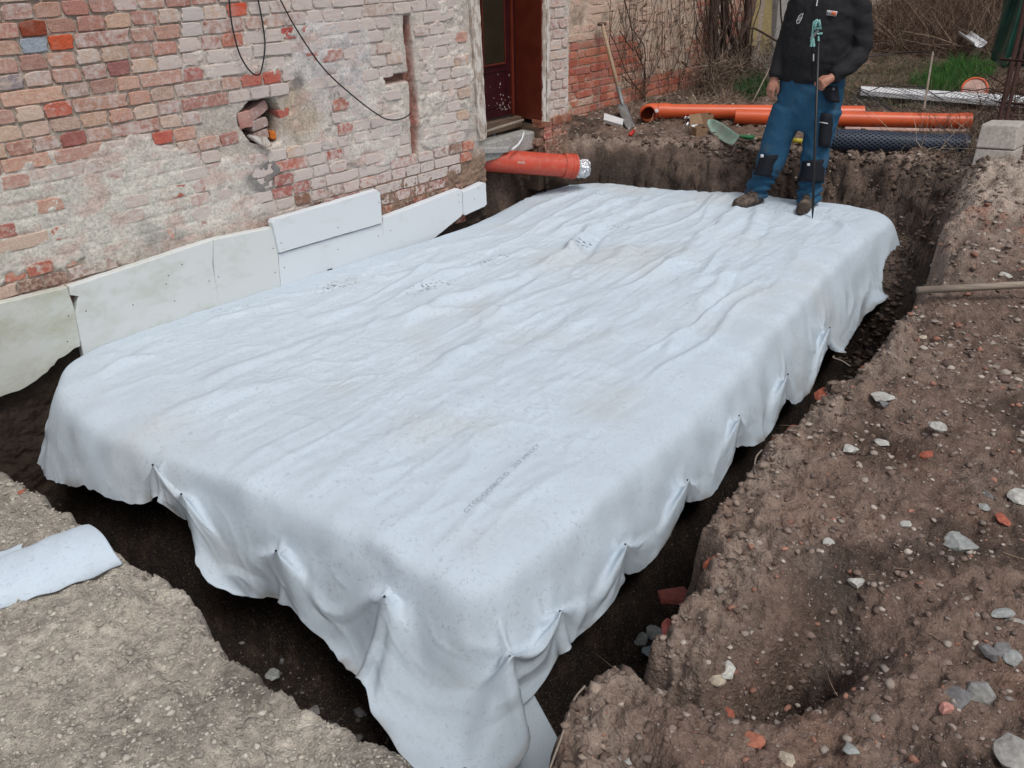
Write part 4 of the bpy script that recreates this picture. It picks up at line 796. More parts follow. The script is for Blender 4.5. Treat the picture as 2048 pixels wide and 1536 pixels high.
pa, pb = Vector(ony(948, 318, YW + .22)), Vector(onz(1150, 333, .215))
RP, dP = pipe('drain_pipe', 'dusty red drain pipe coming out below the door, end taped with silver foil', pa, pb, .090, M['pvc_red'])
mb = MB(); mb.tube([pb - dP * .03, pb - dP * .02], .078, 32); mb.build('end_cap', M['pvc'], RP)
up = dP.orthogonal().normalized(); c0_ = pb - dP * .02 + Vector((0, 0, -.012))
mb = MB(); rf = random.Random(2); n = 26; vs = []
for i, t_ in enumerate(np.linspace(0, .13, 9)):
    rad = .074 if 0 < i < 8 else .066
    for k in range(n):
        q = rad + rf.uniform(-.009, .009); a_ = 2 * PI * k / n; vs.append(c0_ + dP * (t_ + rf.uniform(-.003, .003)) + (up * math.cos(a_) + dP.cross(up) * math.sin(a_)) * q)
vs.append(c0_ + dP * .125); mb.add(vs, [(i * n + k, i * n + (k + 1) % n, (i + 1) * n + (k + 1) % n, (i + 1) * n + k) for i in range(8) for k in range(n)] + [(8 * n + k, 8 * n + (k + 1) % n, 9 * n) for k in range(n)]); mb.build('foil_plug', M['foil'], RP)
for a_ in np.linspace(.3, 2 * PI, 5):
    o1 = (up * math.cos(a_) + dP.cross(up) * math.sin(a_)); o2 = dP.cross(o1) * .016; p0, p1 = c0_ + o1 * .05 + dP * .012, pb + o1 * .094 - dP * .03 + Vector((0, 0, 0)); MB().add([p0 - o2, p0 + o2, p1 + o2, p1 - o2], [(0, 1, 2, 3)]).build('foil_strip', M['foil'], RP)
mid = pa.lerp(pb, .42); side_v = Vector(CAM) - mid; side_v = (side_v - dP * side_v.dot(dP)).normalized(); sv2 = dP.cross(side_v)
mb = MB(); c = mid + side_v * .0908 + sv2 * 0; mb.add([c + dP * -.03 + sv2 * -.008, c + dP * .03 + sv2 * -.008, c + dP * .03 + sv2 * .008, c + dP * -.03 + sv2 * .008], [(0, 1, 2, 3)]); mb.build('sticker', M['clay'], RP)
mb = MB(); rf = random.Random(4)
for k in range(26):
    aa_ = -.55 * (1 if True else -1); o1 = (side_v * math.cos(aa_) + sv2 * math.sin(aa_)); c = pa.lerp(pb, .50 + .0135 * k) + o1 * .0909; w_ = rf.uniform(.002, .006); h_ = .004; tv = dP.cross(o1)
    if k % 5 != 4: mb.add([c - tv * h_, c + dP * w_ - tv * h_, c + dP * w_ + tv * h_, c + tv * h_], [(0, 1, 2, 3)])
mb.build('printed_line', M['pvc_dark'], RP)
tag(MB().tube([onz(1010, 356, .12), onz(1008, 345, .12)], [.018, .013], 10).build('plastic_cup', M['white']), 'crushed white plastic cup on the earth under the red pipe', 'cup')
ZP = GZ + .07
def gpt(x, y, z_=ZP): return Vector(onz(x, y, z_))
a1, b1 = gpt(1316, 222, .39), gpt(1726, 226, .37)
P1, d1 = pipe('sewer_pipe', 'long orange pipe with a bend, the farther of two lying by the garden wall', a1, b1, .064, M['pvc'], True, 0)
eb = [a1 - d1 * .0, a1 - d1 * .07, a1 - d1 * .13 + Vector((-.03, -.05, -.005)), a1 - d1 * .17 + Vector((-.05, -.13, -.01))]
mb = MB(); mb.tube(spline(eb, 10), .069, 28, cap=False); sharp(mb.build('bend', M['pvc'], P1)); mb = MB(); mb.tube(spline(eb, 10), .062, 28, cap=False); sharp(mb.build('bend_inside', M['pvc_dark'], P1))
mb = MB(); mb.tube([eb[3] - (eb[3] - eb[2]).normalized() * .02, eb[3]], .074, 28, cap=False); sharp(mb.build('bend_rim', M['pvc'], P1))
sv = (Vector(CAM) - a1); sv = (sv - d1 * sv.dot(d1)).normalized(); c = a1 - d1 * .02 + sv * .0725; tv = d1.cross(sv); mb = MB(); mb.add([c - d1 * .02 - tv * .015, c + d1 * .02 - tv * .02, c + d1 * .02 + tv * .01, c - d1 * .02 + tv * .018], [(0, 1, 2, 3)]); mb.build('sticker', M['white'], P1)
P2, d2 = pipe('sewer_pipe', 'orange pipe lying nearer the pit, behind the standing man', gpt(1470, 233, .37), gpt(1941, 243, .37), .066, M['pvc'], True, 1)
mb = MB(); mb.tube([gpt(1690, 258, .32), gpt(1930, 263, .32)], .02, 8); tag(mb.build('plastic_strip', M['clay']), 'dull pink plastic strip lying between the nearer orange pipe and the dark mesh roll', 'strip')

# dark mesh roll
A, B = Vector(gpt(1655, 279, .375)), Vector(gpt(1940, 292, .375)); ax = (B - A).normalized(); u_ = ax.orthogonal().normalized(); v_ = ax.cross(u_)
ROLL = thing('mesh_roll', 'roll of dark blue plastic dimpled mesh lying behind the shovel handle', 'mesh roll', tuple(A))
mb = MB(); Lr = (B - A).length; nn, mm = int(Lr / .045), 18
def rp(i, k, rad=.085): t_ = i * .0225; a_ = 2 * PI * k / 36; return A + ax * t_ + (u_ * math.cos(a_) + v_ * math.sin(a_)) * (rad + .006 * math.sin(t_ * 7))
for i in range(0, nn * 2, 1):
    for k in range(0, 36):
        if (i + k) % 2: continue
        for k2 in (k - 1, k + 1):
            p, q = rp(i, k), rp(i + 1, k2); w_ = (q - p).cross(p - A - ax * i * .0225).normalized() * .0042; mb.add([p - w_, p + w_, q + w_, q - w_], [(0, 1, 2, 3)])
mb.build('net', M['mesh_pl'], ROLL, kind='stuff'); mb = MB(); mb.tube([A + ax * .01, B - ax * .01], .076, 20); mb.build('inner_layer', M['black'], ROLL)

# ------------------------------------------------------------ tools
SP_ = thing('spade', 'old steel spade with long wooden handle leaning against the garden wall', 'spade', tuple(gpt(1262, 250, .3)))
ht, hb = Vector(ony(1204, 48, YG - .06)), Vector(gpt(1244, 206, .42)); tipp = Vector(gpt(1264, 254, .31))
MB().tube([ht, ht.lerp(hb, .5), hb], [.017, .019, .018], 10).build('handle', M['wood'], SP_, smooth=True)
dh = (hb - ht).normalized(); sidev = dh.cross(Vector((0, -1, .3))).normalized(); MB().tube([ht - sidev * .05, ht + sidev * .05], .017, 10).build('grip', M['wood_dark'], SP_, smooth=True)
db = (tipp - hb).normalized(); nb = db.cross(sidev).normalized(); mb = MB(); vs = []; n_ = 9
for i in range(n_):
    t_ = i / (n_ - 1); wv = .078 - .006 * t_ if t_ < .85 else .078 - .006 * t_ - .035 * ((t_ - .85) / .15) ** 2
    for k in range(7): u = (k - 3) / 3; vs.append(hb + db * (t_ * (tipp - hb).length) + sidev * u * wv + nb * (.016 * u * u + .004 * math.sin(t_ * 3)))
f_ = [(i * 7 + k, i * 7 + k + 1, i * 7 + k + 8, i * 7 + k + 7) for i in range(n_ - 1) for k in range(6)]; mb.add(vs, f_); bo = mb.build('blade', M['steel'], SP_, smooth=True); bo.modifiers.new('s', 'SOLIDIFY').thickness = .004
MB().tube([hb - dh * .16, hb - dh * .03, hb + db * .07], [.02, .022, .012], 10).build('socket', M['steel'], SP_, smooth=True)
SH = thing('shovel', 'pointed shovel with grey green blade and pale handle lying at the pit edge', 'shovel', tuple(gpt(1440, 262, .32)))
hs, he = gpt(1478, 274, .345), gpt(1766, 294, .34); tp_ = gpt(1416, 240, .40); d_ = (hs - tp_); wv_ = Vector((0, 0, 1)).cross(d_.normalized()).normalized(); up_ = d_.normalized().cross(wv_).normalized(); up_ = up_ if up_.z > 0 else -up_
upper = poly_interp([(1415, 243, .40), (1418, 238, .41), (1430, 239, .42), (1447, 248, .42), (1465, 261, .41), (1479, 271, .39)], 14); lower = poly_interp([(1415, 243, .40), (1415, 249, .385), (1422, 263, .35), (1436, 276, .33), (1450, 285, .325), (1464, 290, .325)], 14)
mb = MB(); vs = []; n_ = 14; cd_ = Vector((.5, .4, -.75))
for i in range(n_):
    a_, b_ = gpt(*upper[i]), gpt(*lower[i])
    for k in range(9): u = k / 8; vs.append(a_.lerp(b_, u) + cd_ * .16 * (a_ - b_).length * 4 * u * (1 - u))
mb.add(vs, [(i * 9 + k, i * 9 + k + 1, i * 9 + k + 10, i * 9 + k + 9) for i in range(n_ - 1) for k in range(8)]); bo = mb.build('blade', M['green_steel'], SH, smooth=True); bo.modifiers.new('s', 'SOLIDIFY').thickness = .003
hs = gpt(1490, 274, .345)
dhh = (he - hs).normalized(); MB().tube([gpt(1467, 277, .345), gpt(1478, 272, .355), hs, hs + dhh * .08], [.008, .010, .019, .020], 10).build('socket', M['green'], SH, smooth=True)
MB().tube([hs + dhh * .08, hs.lerp(he, .5), he], [.018, .019, .017], 12).build('handle', M['wood'], SH, smooth=True)
MB().tube([hs.lerp(he, .36), hs.lerp(he, .43)], .0205, 12).build('yellow_label', M['tape'], SH, smooth=True)
# small white panel, brush, box, papers
q = [gpt(*p, z_) for p, z_ in (((1207, 239), .33), ((1245, 250), .33), ((1247, 238), .345), ((1209, 226), .345))]
mb = MB(); mb.add([tuple(v) for v in q] + [(v[0], v[1], v[2] - .03) for v in q], [(0, 1, 2, 3), (7, 6, 5, 4), (0, 4, 5, 1), (1, 5, 6, 2), (2, 6, 7, 3), (3, 7, 4, 0)]); tag(mb.build('white_offcut', M['white']), 'narrow white board offcut leaning beside the spade blade', 'offcut')
BR = thing('hand_tool', 'small hand tool with bright red grip lying at the spade tip', 'tool', tuple(gpt(1264, 266, .31))); MB().tube([gpt(1260, 270, .32), gpt(1267, 262, .32)], .016, 10).build('grip', M['red'], BR, smooth=True); MB().tube([gpt(1267, 262, .32), gpt(1271, 256, .33)], .010, 8).build('shank', M['wood'], BR)
BX = thing('cardboard_box', 'small open cardboard box on the ground beside the shovel blade', 'box', tuple(gpt(1400, 262, .3)))
c = gpt(1398, 272, .3); ca, sa = math.cos(.5), math.sin(.5); e1, e2 = Vector((ca, -sa, 0)), Vector((sa, ca, 0))
def obox(mb, c, w, d, h, th=None): 
    v = [c + e1 * a * w / 2 + e2 * b * d / 2 + Vector((0, 0, z_)) for z_ in (0, h) for a, b in ((-1, -1), (1, -1), (1, 1), (-1, 1))]; mb.add(v, [(3, 2, 1, 0), (0, 1, 5, 4), (1, 2, 6, 5), (2, 3, 7, 6), (3, 0, 4, 7)])
mb = MB(); obox(mb, c, .11, .09, .075); bo = mb.build('carton', M['card'], BX); bo.modifiers.new('s', 'SOLIDIFY').thickness = .003
mb = MB(); v = [c + e1 * a * .065 + e2 * .055 + Vector((0, 0, .09)) for a in (-1, 1)] + [c + e1 * a * .055 + e2 * .10 + Vector((0, 0, .17)) for a in (1, -1)]; mb.add(v, [(0, 1, 2, 3)]); bo = mb.build('flap', M['card'], BX); bo.modifiers.new('s', 'SOLIDIFY').thickness = .003
c = gpt(1407, 250, .3); mb = MB(); obox(mb, c, .14, .09, .10); bo = mb.build('cardboard_box', M['card']); bo.modifiers.new('s', 'SOLIDIFY').thickness = .003; tag(bo, 'second brown carton tucked behind the small open box', 'box')
for (x, y, s_, lb) in ((1382, 246, .10, 'crumpled white paper behind the small cardboard box'), (1383, 258, .09, 'white folded paper beside the small cardboard box, nearer the pit')):
    c = gpt(x, y, .31); mb = MB(); rq = random.Random(x); vs = [c + Vector(((i - 2) * s_ / 4 * .9, (j - 2) * s_ / 4, .02 + rq.uniform(0, .05))) for i in range(5) for j in range(5)]; mb.add(vs, [(i * 5 + j, i * 5 + j + 1, i * 5 + j + 6, i * 5 + j + 5) for i in range(4) for j in range(4)]); bo = mb.build('waste_paper', M['paper']); bo.modifiers.new('s', 'SOLIDIFY').thickness = .002; tag(bo, lb, 'paper')
# pole on the right bank, roll of fabric on the left bank
pa_, pb_ = onz(1832, 592, .33), onz(2140, 576, .37); pa_[2] = .36; pb_[2] = .40
tag(MB().tube([pa_, np.array(pa_) * .5 + np.array(pb_) * .5, pb_], [.019, .018, .0185], 14).build('wooden_pole', M['wood_grey'], smooth=True), 'weathered round wooden pole lying across the right bank, its end over the trench', 'pole')
FR = []; e0, e1_ = np.array(onz(205, 1085, .33)), np.array(onz(-260, 1255, .33)); ax_ = (e1_ - e0); La = np.linalg.norm(ax_); ax_ /= La; sd_ = np.cross(ax_, [0, 0, 1]); sd_ /= np.linalg.norm(sd_)
prof = [(.125, .0), (.118, .035), (.09, .07), (.045, .092), (0, .098), (-.05, .092), (-.085, .07), (-.10, .035), (-.10, .004), (-.135, -.004), (-.17, .0)]
for i in range(60):
    t_ = i / 59; row = []
    for k, (a, b) in enumerate(prof):
        w_ = 1 + .05 * math.sin(t_ * 9 + k) ; sh = (.035 * (k > 7) + .05 * (k - 4) / 8) * math.exp(-t_ * 14); p = e0 + ax_ * (t_ * La + sh + .004 * random.uniform(-1, 1) * (i < 2)) + sd_ * -a * w_; p[2] = .312 + b * .62 * (1 + .10 * math.sin(t_ * 13)) - (0 if b > .01 else .0) + .004 * math.sin(t_ * 40 + k * 2); row.append(p)
    FR.append(row)
fr = obj('fabric_roll', gridmesh('fabric_roll', np.array(FR), M['fabric'], col=np.ones((60, len(prof), 3)) * 1.04)); fr.modifiers.new('s', 'SOLIDIFY').thickness = .004; ssd = fr.modifiers.new('ss', 'SUBSURF'); ssd.levels = ssd.render_levels = 1
tag(fr, 'rolled piece of white fabric lying on the sandy bank beside the trench', 'fabric roll')

# ------------------------------------------------------------ stones and gravel
_st = []
def rock_mesh(seed, col, flat=.6, ang=1.):
    bm = bmesh.new(); bmesh.ops.create_icosphere(bm, subdivisions=3, radius=1); r = random.Random(seed)
    dirs = [Vector((r.gauss(0, 1), r.gauss(0, 1), r.gauss(0, 1))).normalized() for _ in range(15)]; cut = [r.uniform(.48, .80) for _ in dirs]
    for v in bm.verts:
        for d_, c_ in zip(dirs, cut):
            t_ = v.co.dot(d_); 
            if t_ > c_: v.co -= d_ * (t_ - c_) * ang
        v.co *= r.uniform(.975, 1.025); v.co.z *= flat
    me = bpy.data.meshes.new('stone'); bm.to_mesh(me); bm.free(); me.materials.append(M['stone'])
    setcol(me, [tuple(c * k_ for c in col) for k_ in (r.uniform(.78, 1.12) for _ in me.vertices)]); return me
GREY, PALE, REDB, DARK, BUFF = (.29, .30, .29), (.43, .42, .385), (.33, .10, .065), (.17, .165, .165), (.42, .36, .28)
def stone(x, y, size, col, label, z_=GZ, flat=.55, el=1.3, sd=None):
    zz = z_
    for _ in range(5): p = onz(x, y, zz); zz = gz(p[0], p[1]) if z_ > 0 or z_ == -.52 else z_
    p = onz(x, y, zz + size * .2)
    o = obj('stone', rock_mesh(int(x * 7 + y), col, flat)); r = random.Random(x + y); size *= .86; o.scale = (size * el / 2, size / 2, size / 2); o.rotation_euler = (r.uniform(-.2, .2), r.uniform(-.2, .2), r.uniform(0, 6)); o.location = (p[0], p[1], zz + size * .08)
    tag(o, label, 'stone'); return o
ST_ = [(1875, 848, .085, PALE, 'grey white pointed stone in the middle of the right bank'), (1765, 787, .095, PALE, 'speckled pale stone on the right bank nearest the trench, wide and flat'), (1768, 803, .06, DARK, 'dark chip lying against the wide speckled pale stone'), (1702, 893, .07, PALE, 'triangular pale stone near the trench edge'), (1765, 882, .06, PALE, 'small flat pale stone between the triangular one and the red brick chunk'), (1854, 908, .065, REDB, 'bright red brick chunk in the middle of the right bank'),
 (1920, 1080, .115, GREY, 'largest flat grey stone, angular, on the lower right bank'), (2042, 988, .10, PALE, 'rounded white stone cut by the right edge of the photo'), (2005, 1032, .07, REDB, 'red brick shard with a pale rim near the right edge'), (1975, 990, .06, DARK, 'dark grey flat stone just left of the white rounded one'), (1968, 1010, .05, GREY, 'small block-shaped grey stone below the dark flat one'),
 (1982, 1297, .075, DARK, 'nearest the camera but two of the dark slate pieces, long and thin'), (2008, 1293, .065, DARK, 'dark slate piece standing between two others at the right edge'), (2025, 1313, .065, GREY, 'grey slate piece at the right end of the small slate cluster'), (1925, 1386, .09, DARK, 'dark triangular slate, left of the touching pair'), (1965, 1380, .11, (.24, .235, .22), 'broad flat grey slate, right of the touching pair'),
 (2005, 1222, .06, GREY, 'bluish grey stone by the right edge above the slates'), (2040, 1245, .09, (.35, .34, .31), 'broad beige grey stone cut by the right edge'), (1810, 1045, .05, PALE, 'small whitish stone near the centre of the right bank'), (1715, 1160, .055, PALE, 'cluster-like knobbly white stone below the gully'), (1508, 1475, .065, (.36, .14, .09), 'reddish brown brick lump on the near bank below the trench'), (1455, 1422, .045, REDB, 'small pointed red brick chip on the near bank'),
 (1895, 1412, .05, (.45, .22, .18), 'pink brick flake below the dark slate pair'), (1256, 1527, .05, PALE, 'rounded white pebble at the bottom edge, right of the trench'), (1570, 1510, .06, BUFF, 'buff rounded stone at the bottom edge'), (1700, 1495, .05, GREY, 'bluish block-shaped pebble near the bottom edge'), (1660, 1085, .05, PALE, 'whitish stone above the dark hollow'), (1845, 673, .05, BUFF, 'buff pebble on the upper right bank'), (1960, 466, .07, PALE, 'flat cream stone on the far right mound'), (2012, 547, .07, PALE, 'long pale stone just above the wooden pole'),
 (1430, 1345, .07, BUFF, 'rough buff lump inside the gully'), (1455, 1335, .06, PALE, 'pale crumbly lump inside the gully beside the buff one'), (2035, 1500, .12, (.30, .29, .27), 'big grey flat stone at the lower right corner')]
for x, y, s_, c_, lb in ST_: stone(x, y, s_, c_, lb)
for x, y, s_, c_, lb in [(545, 1347, .085, GREY, 'blue grey stone on the trench floor, farthest left'), (625, 1420, .065, DARK, 'dark grey stone on the trench floor beside the sandy bank'), (718, 1385, .06, BUFF, 'small beige pointed stone on the trench floor'), (720, 1420, .06, DARK, 'dark stone right below the beige pointed one in the trench'), (665, 1455, .08, (.22, .23, .22), 'grey stone half under the sandy edge in the trench'),
 (1312, 1262, .10, GREY, 'larger light grey rock in the trench mouth of the gully'), (1285, 1275, .085, (.24, .25, .25), 'grey rock touching the larger light one in the trench'), (1308, 1300, .085, (.22, .27, .30), 'bluish rock at the lower end of the trench rock trio'), (1410, 1155, .045, GREY, 'small grey stone high in the trench by the crumbled edge')]: stone(x, y, s_ * 1.15, c_, lb, -.52, .7)
stone(1350, 1185, .16, (.16, .045, .035), 'dark red half brick lying in the trench below the bank', -.42, .6, 1.5); stone(1335, 1252, .07, (.36, .10, .08), 'small red brick stick poking from the gully mouth', -.3, .4, 2)
for x, y, s_, lb in [(1650, 775, .12, 'red brick bat sticking out of the trench edge, middle one'), (1590, 845, .08, 'flat red brick sliver under the crust of the trench edge'), (1560, 865, .06, 'small red brick nub at the trench edge below the sliver'), (1740, 720, .07, 'red brick corner at the trench edge, farthest up'), (1442, 1105, .10, 'brown red brick standing upright in the trench edge'), (1545, 1190, .13, 'long red brick half buried in the hollow of the right bank'), (1935, 388, .07, 'bright red brick tip at the far corner of the trench'), (1955, 440, .09, 'red brick piece set in the pale mound above the trench'), (2000, 425, .12, 'orange red brick band piece in the pale mound')]:
    p = onz(x, y, .27); o = obj('brick_chunk', rock_mesh(x, (.30, .085, .05), .55)); o.scale = (s_ * .7, s_ * .45, s_ * .5); o.location = (p[0], p[1], .235 if x < 1900 else .33); o.rotation_euler = (0, 0, x); tag(o, lb, 'brick')
tag(obj('brick_chunk', rock_mesh(5, REDB, .5)), 'small red brick sliver on the sandy bank above the fabric roll', 'brick'); o = bpy.data.objects['brick_chunk.009'] if 'brick_chunk.009' in bpy.data.objects else COL.objects[-1]
p = onz(48, 997, .31); o.location = (p[0], p[1], gz(p[0], p[1]) + .005); o.scale = (.022, .010, .010)

def scatter(name, n, xr, yr, cond, smin, smax, cols, mat, kind='stuff', seed=1, pw=3.0):
    r = np.random.default_rng(seed); bm = bmesh.new(); bmesh.ops.create_icosphere(bm, subdivisions=1, radius=1); bv = np.array([v.co[:] for v in bm.verts]); bf = np.array([[v.index for v in f.verts] for f in bm.faces]); bm.free()
    x = r.uniform(*xr, n * 3); y = r.uniform(*yr, n * 3); q = ground_parts(x, y); ok = cond(x, y, q); x, y, z_ = x[ok][:n], y[ok][:n], q[0][ok][:n]; n = len(x)
    s = smin + (smax - smin) * r.random(n) ** pw; sc = np.stack([s * r.uniform(.7, 1.3, n), s * r.uniform(.7, 1.2, n), s * r.uniform(.3, .65, n)], 1)
    a = r.uniform(0, 2 * PI, n); vv = bv[None] * (1 + .30 * r.standard_normal((n, len(bv), 1)).clip(-1.6, 1.6)) * sc[:, None]
    ca, sa = np.cos(a)[:, None], np.sin(a)[:, None]; vx = vv[..., 0] * ca - vv[..., 1] * sa; vy = vv[..., 0] * sa + vv[..., 1] * ca
    co = np.stack([vx + x[:, None], vy + y[:, None], vv[..., 2] + z_[:, None] + s[:, None] * .05], -1).reshape(-1, 3)
    fs = (bf[None] + (np.arange(n) * len(bv))[:, None, None]).reshape(-1, 3)
    me = bpy.data.meshes.new(name); me.vertices.add(len(co)); me.vertices.foreach_set('co', co.reshape(-1)); me.loops.add(fs.size); me.loops.foreach_set('vertex_index', fs.reshape(-1).astype(np.int32)); me.polygons.add(len(fs)); me.polygons.foreach_set('loop_start', np.arange(len(fs)) * 3); me.update(calc_edges=True)
    cc = np.array(cols)[r.integers(0, len(cols), n)] * r.uniform(.75, 1.2, (n, 1)); setcol(me, np.repeat(cc, len(bv), 0)); me.materials.append(mat); o = obj(name, me); o['kind'] = kind; return o
CR = [(.34, .29, .25), (.26, .21, .18), (.20, .145, .12), (.40, .35, .30), (.13, .09, .075), (.30, .15, .11), (.17, .13, .11), (.23, .18, .155), (.28, .24, .21)]; CL = [(.42, .39, .33), (.36, .33, .28), (.46, .43, .37), (.32, .29, .25), (.40, .36, .30)]
scatter('gravel_right', 15000, (.9, 4.2), (-.7, 2.0), lambda x, y, q: (q[2] < -.005) & ~q[7], .0016, .014, CR, M['gravel'], seed=2, pw=7)
scatter('gravel_right_far', 6000, (3.6, 8.8), (-.2, 2.6), lambda x, y, q: (q[2] < -.0), .004, .024, CR, M['gravel'], seed=3, pw=4)
scatter('fine_grit_left', 16000, (-.3, 1.2), (.9, 3.4), lambda x, y, q: (q[2] < -.0) & q[7], .0012, .006, CL, M['gravel'], seed=24, pw=2)
scatter('gravel_left', 13000, (-.6, 1.25), (.9, 3.6), lambda x, y, q: (q[2] < -.0) & q[7], .0014, .013, CL, M['gravel'], seed=4, pw=8)
scatter('gravel_bank', 4500, (5.6, 9.5), (2.2, 5.5), lambda x, y, q: (q[3] > .04), .004, .022, CR, M['gravel'], seed=5, pw=3)
scatter('soil_clods', 2800, (5.5, 7.6), (1.7, 5.0), lambda x, y, q: (q[3] > .04) & (q[2] > -.1),   .006, .026, [(.11, .08, .06), (.15, .11, .085), (.09, .065, .05), (.19, .14, .115)], M['gravel'], seed=15, pw=2.5)
scatter('soil_crumbs', 3500, (.9, 6.5), (-.6, 2.3), lambda x, y, q: (q[2] < .0) & ~q[7], .003, .018, [(.16, .115, .09), (.21, .16, .13), (.12, .085, .07), (.18, .13, .105)], M['gravel'], seed=17, pw=4)
scatter('bank_face_clods', 2200, (5.6, 7.4), (1.8, 5.0), lambda x, y, q: (q[2] > .0) & (q[2] < .36) & (q[3] > .04), .008, .030, [(.12, .085, .065), (.12, .085, .065), (.055, .036, .028), (.14, .10, .08)], M['gravel'], seed=25, pw=2.0)
scatter('edge_crumbs', 6000, (.9, 7.2), (.5, 2.4), lambda x, y, q: (np.abs(q[2] + .02) < .06) & (q[3] > .1), .004, .020, [(.20, .15, .12), (.27, .21, .17), (.14, .10, .08)], M['gravel'], seed=16, pw=3)
scatter('gravel_trench', 2600, (.7, 6.5), (.9, 4.6), lambda x, y, q: (q[2] > .1) & (q[3] > .12), .004, .02, [(.10, .085, .07), (.16, .15, .14), (.07, .055, .045)], M['gravel'], seed=6, pw=3)

# ------------------------------------------------------------ stalks, grass, vines
def stalks(name, bases, dirs, length, rad, cols, mat, bend=.4, seed=1, flat=False, nseg=4):
    r = np.random.default_rng(seed); n = len(bases); L = np.asarray(length) if hasattr(length, '__len__') else np.full(n, length); rad = np.asarray(rad) if hasattr(rad, '__len__') else np.full(n, rad)
    d = dirs / np.linalg.norm(dirs, axis=1)[:, None]; b = r.standard_normal((n, 3)) * bend; t = np.linspace(0, 1, nseg)[None, :, None]
    c = bases[:, None] + d[:, None] * t * L[:, None, None] + b[:, None] * (t ** 2) * L[:, None, None]
    a = np.cross(d, r.standard_normal((n, 3))); a /= np.linalg.norm(a, axis=1)[:, None]; a2 = np.cross(d, a); k = 2 if flat else 3; vs = []
    tp = (1 - .75 * t[..., 0]) * rad[:, None]
    for j in range(k):
        th = 2 * PI * j / k; vs.append(c + (a[:, None] * math.cos(th) + a2[:, None] * math.sin(th)) * tp[..., None])
    v = np.stack(vs, 2); co = v.reshape(-1, 3); base = (np.arange(n) * nseg * k)[:, None, None]
    f = []
    for s_ in range(nseg - 1):
        for j in range(k if k > 2 else 1): j2 = (j + 1) % k; f.append([s_ * k + j, s_ * k + j2, (s_ + 1) * k + j2, (s_ + 1) * k + j])
    fs = (np.array(f)[None] + base).reshape(-1, 4); me = bpy.data.meshes.new(name); me.vertices.add(len(co)); me.vertices.foreach_set('co', co.reshape(-1)); me.loops.add(fs.size); me.loops.foreach_set('vertex_index', fs.reshape(-1).astype(np.int32)); me.polygons.add(len(fs)); me.polygons.foreach_set('loop_start', np.arange(len(fs)) * 4); me.polygons.foreach_set('use_smooth', np.full(len(fs), True)); me.update(calc_edges=True)
    cc = np.array(cols)[r.integers(0, len(cols), n)] * r.uniform(.7, 1.25, (n, 1)); setcol(me, np.repeat(cc, nseg * k, 0)); me.materials.append(mat); o = obj(name, me); o['kind'] = 'stuff'; return o
DRY = [(.20, .145, .10), (.28, .21, .15), (.13, .09, .065), (.35, .28, .21), (.10, .07, .055), (.17, .12, .09)]
rs = np.random.default_rng(12)
def gpts(n, xr, yr, cond=None):
    x = rs.uniform(*xr, n); y = rs.uniform(*yr, n); q = ground_parts(x, y, True); ok = q[2] < -.02
    if cond is not None: ok &= cond(x, y)
    return np.stack([x, y, q[0]], 1)[ok]
b = gpts(9000, (8.2, 14.0), (1.2, 5.5)); stalks('dry_grass', b, rs.standard_normal((len(b), 3)) * [1, 1, .35] + [0, 0, .35], rs.uniform(.05, .22, len(b)), .0022, DRY, M['stalk'], seed=1)
b = gpts(16000, (12.3, 15.7), (1.0, 7.5)); b[:, 2] += rs.uniform(0, 1, len(b)) ** 1.3 * np.clip((b[:, 0] - 11.8) * .40, .1, 1.7) * (.10 + .70 * sm(5.3, 6.3, b[:, 1])); stalks('bramble_thicket', b, rs.standard_normal((len(b), 3)) * [1, 1, .8] + [0, 0, .5], rs.uniform(.25, .8, len(b)), rs.uniform(.003, .008, len(b)), [(.12, .075, .055), (.18, .12, .085), (.085, .05, .04), (.28, .21, .15), (.10, .065, .05)], M['stalk'], seed=2)
b = gpts(2600, (7.0, 9.6), (4.6, 5.5)); stalks('dry_leaf_litter', b, rs.standard_normal((len(b), 3)) * [1, 1, .3] + [0, 0, .25], rs.uniform(.03, .12, len(b)), .0035, DRY, M['stalk'], seed=3, flat=True)
b = gpts(1300, (7.2, 9.0), (1.4, 2.6)); stalks('twiggy_debris', b, rs.standard_normal((len(b), 3)) * [1, 1, .5] + [0, 0, .3], rs.uniform(.08, .35, len(b)), .0035, DRY + [(.4, .34, .27)], M['stalk'], seed=4)
b = gpts(500, (1.0, 7), (-.6, 2.3), lambda x, y: sdist(x, y, SLABS) > .3); stalks('loose_straw', b + [0, 0, .006], rs.standard_normal((len(b), 3)) * [1, 1, .06] + [0, 0, .03], rs.uniform(.02, .09, len(b)), .0013, [(.35, .28, .2), (.25, .18, .12), (.2, .14, .1)], M['stalk'], seed=5, bend=.15)
GC = [np.array(onz(x, y, .4)[:2]) for x, y in ((1990, 128), (1900, 122), (1830, 150), (1850, 168), (1900, 170), (1980, 140))]
b = gpts(60000, (9.3, 13.0), (2.4, 4.8), lambda x, y: sdist(x, y, GC) < .05 * np.sin(x * 9)); stalks('green_grass', b, rs.standard_normal((len(b), 3)) * [.4, .4, .1] + [0, 0, 1], rs.uniform(.05, .13, len(b)), .0035, [(.035, .12, .02), (.055, .16, .03), (.03, .09, .02), (.07, .17, .04)], M['grass'], seed=6, flat=True)
GC2 = [np.array(onz(x, y, .3)[:2]) for x, y in ((1490, 150), (1530, 165), (1540, 190), (1500, 200), (1470, 185))]
b = gpts(16000, (8.0, 10.5), (4.2, 5.5), lambda x, y: sdist(x, y, GC2) < .02); stalks('weed_tuft', b, rs.standard_normal((len(b), 3)) * [.6, .6, .1] + [0, 0, 1], rs.uniform(.04, .12, len(b)), .0035, [(.03, .075, .025), (.045, .09, .03)], M['grass'], seed=7, flat=True)
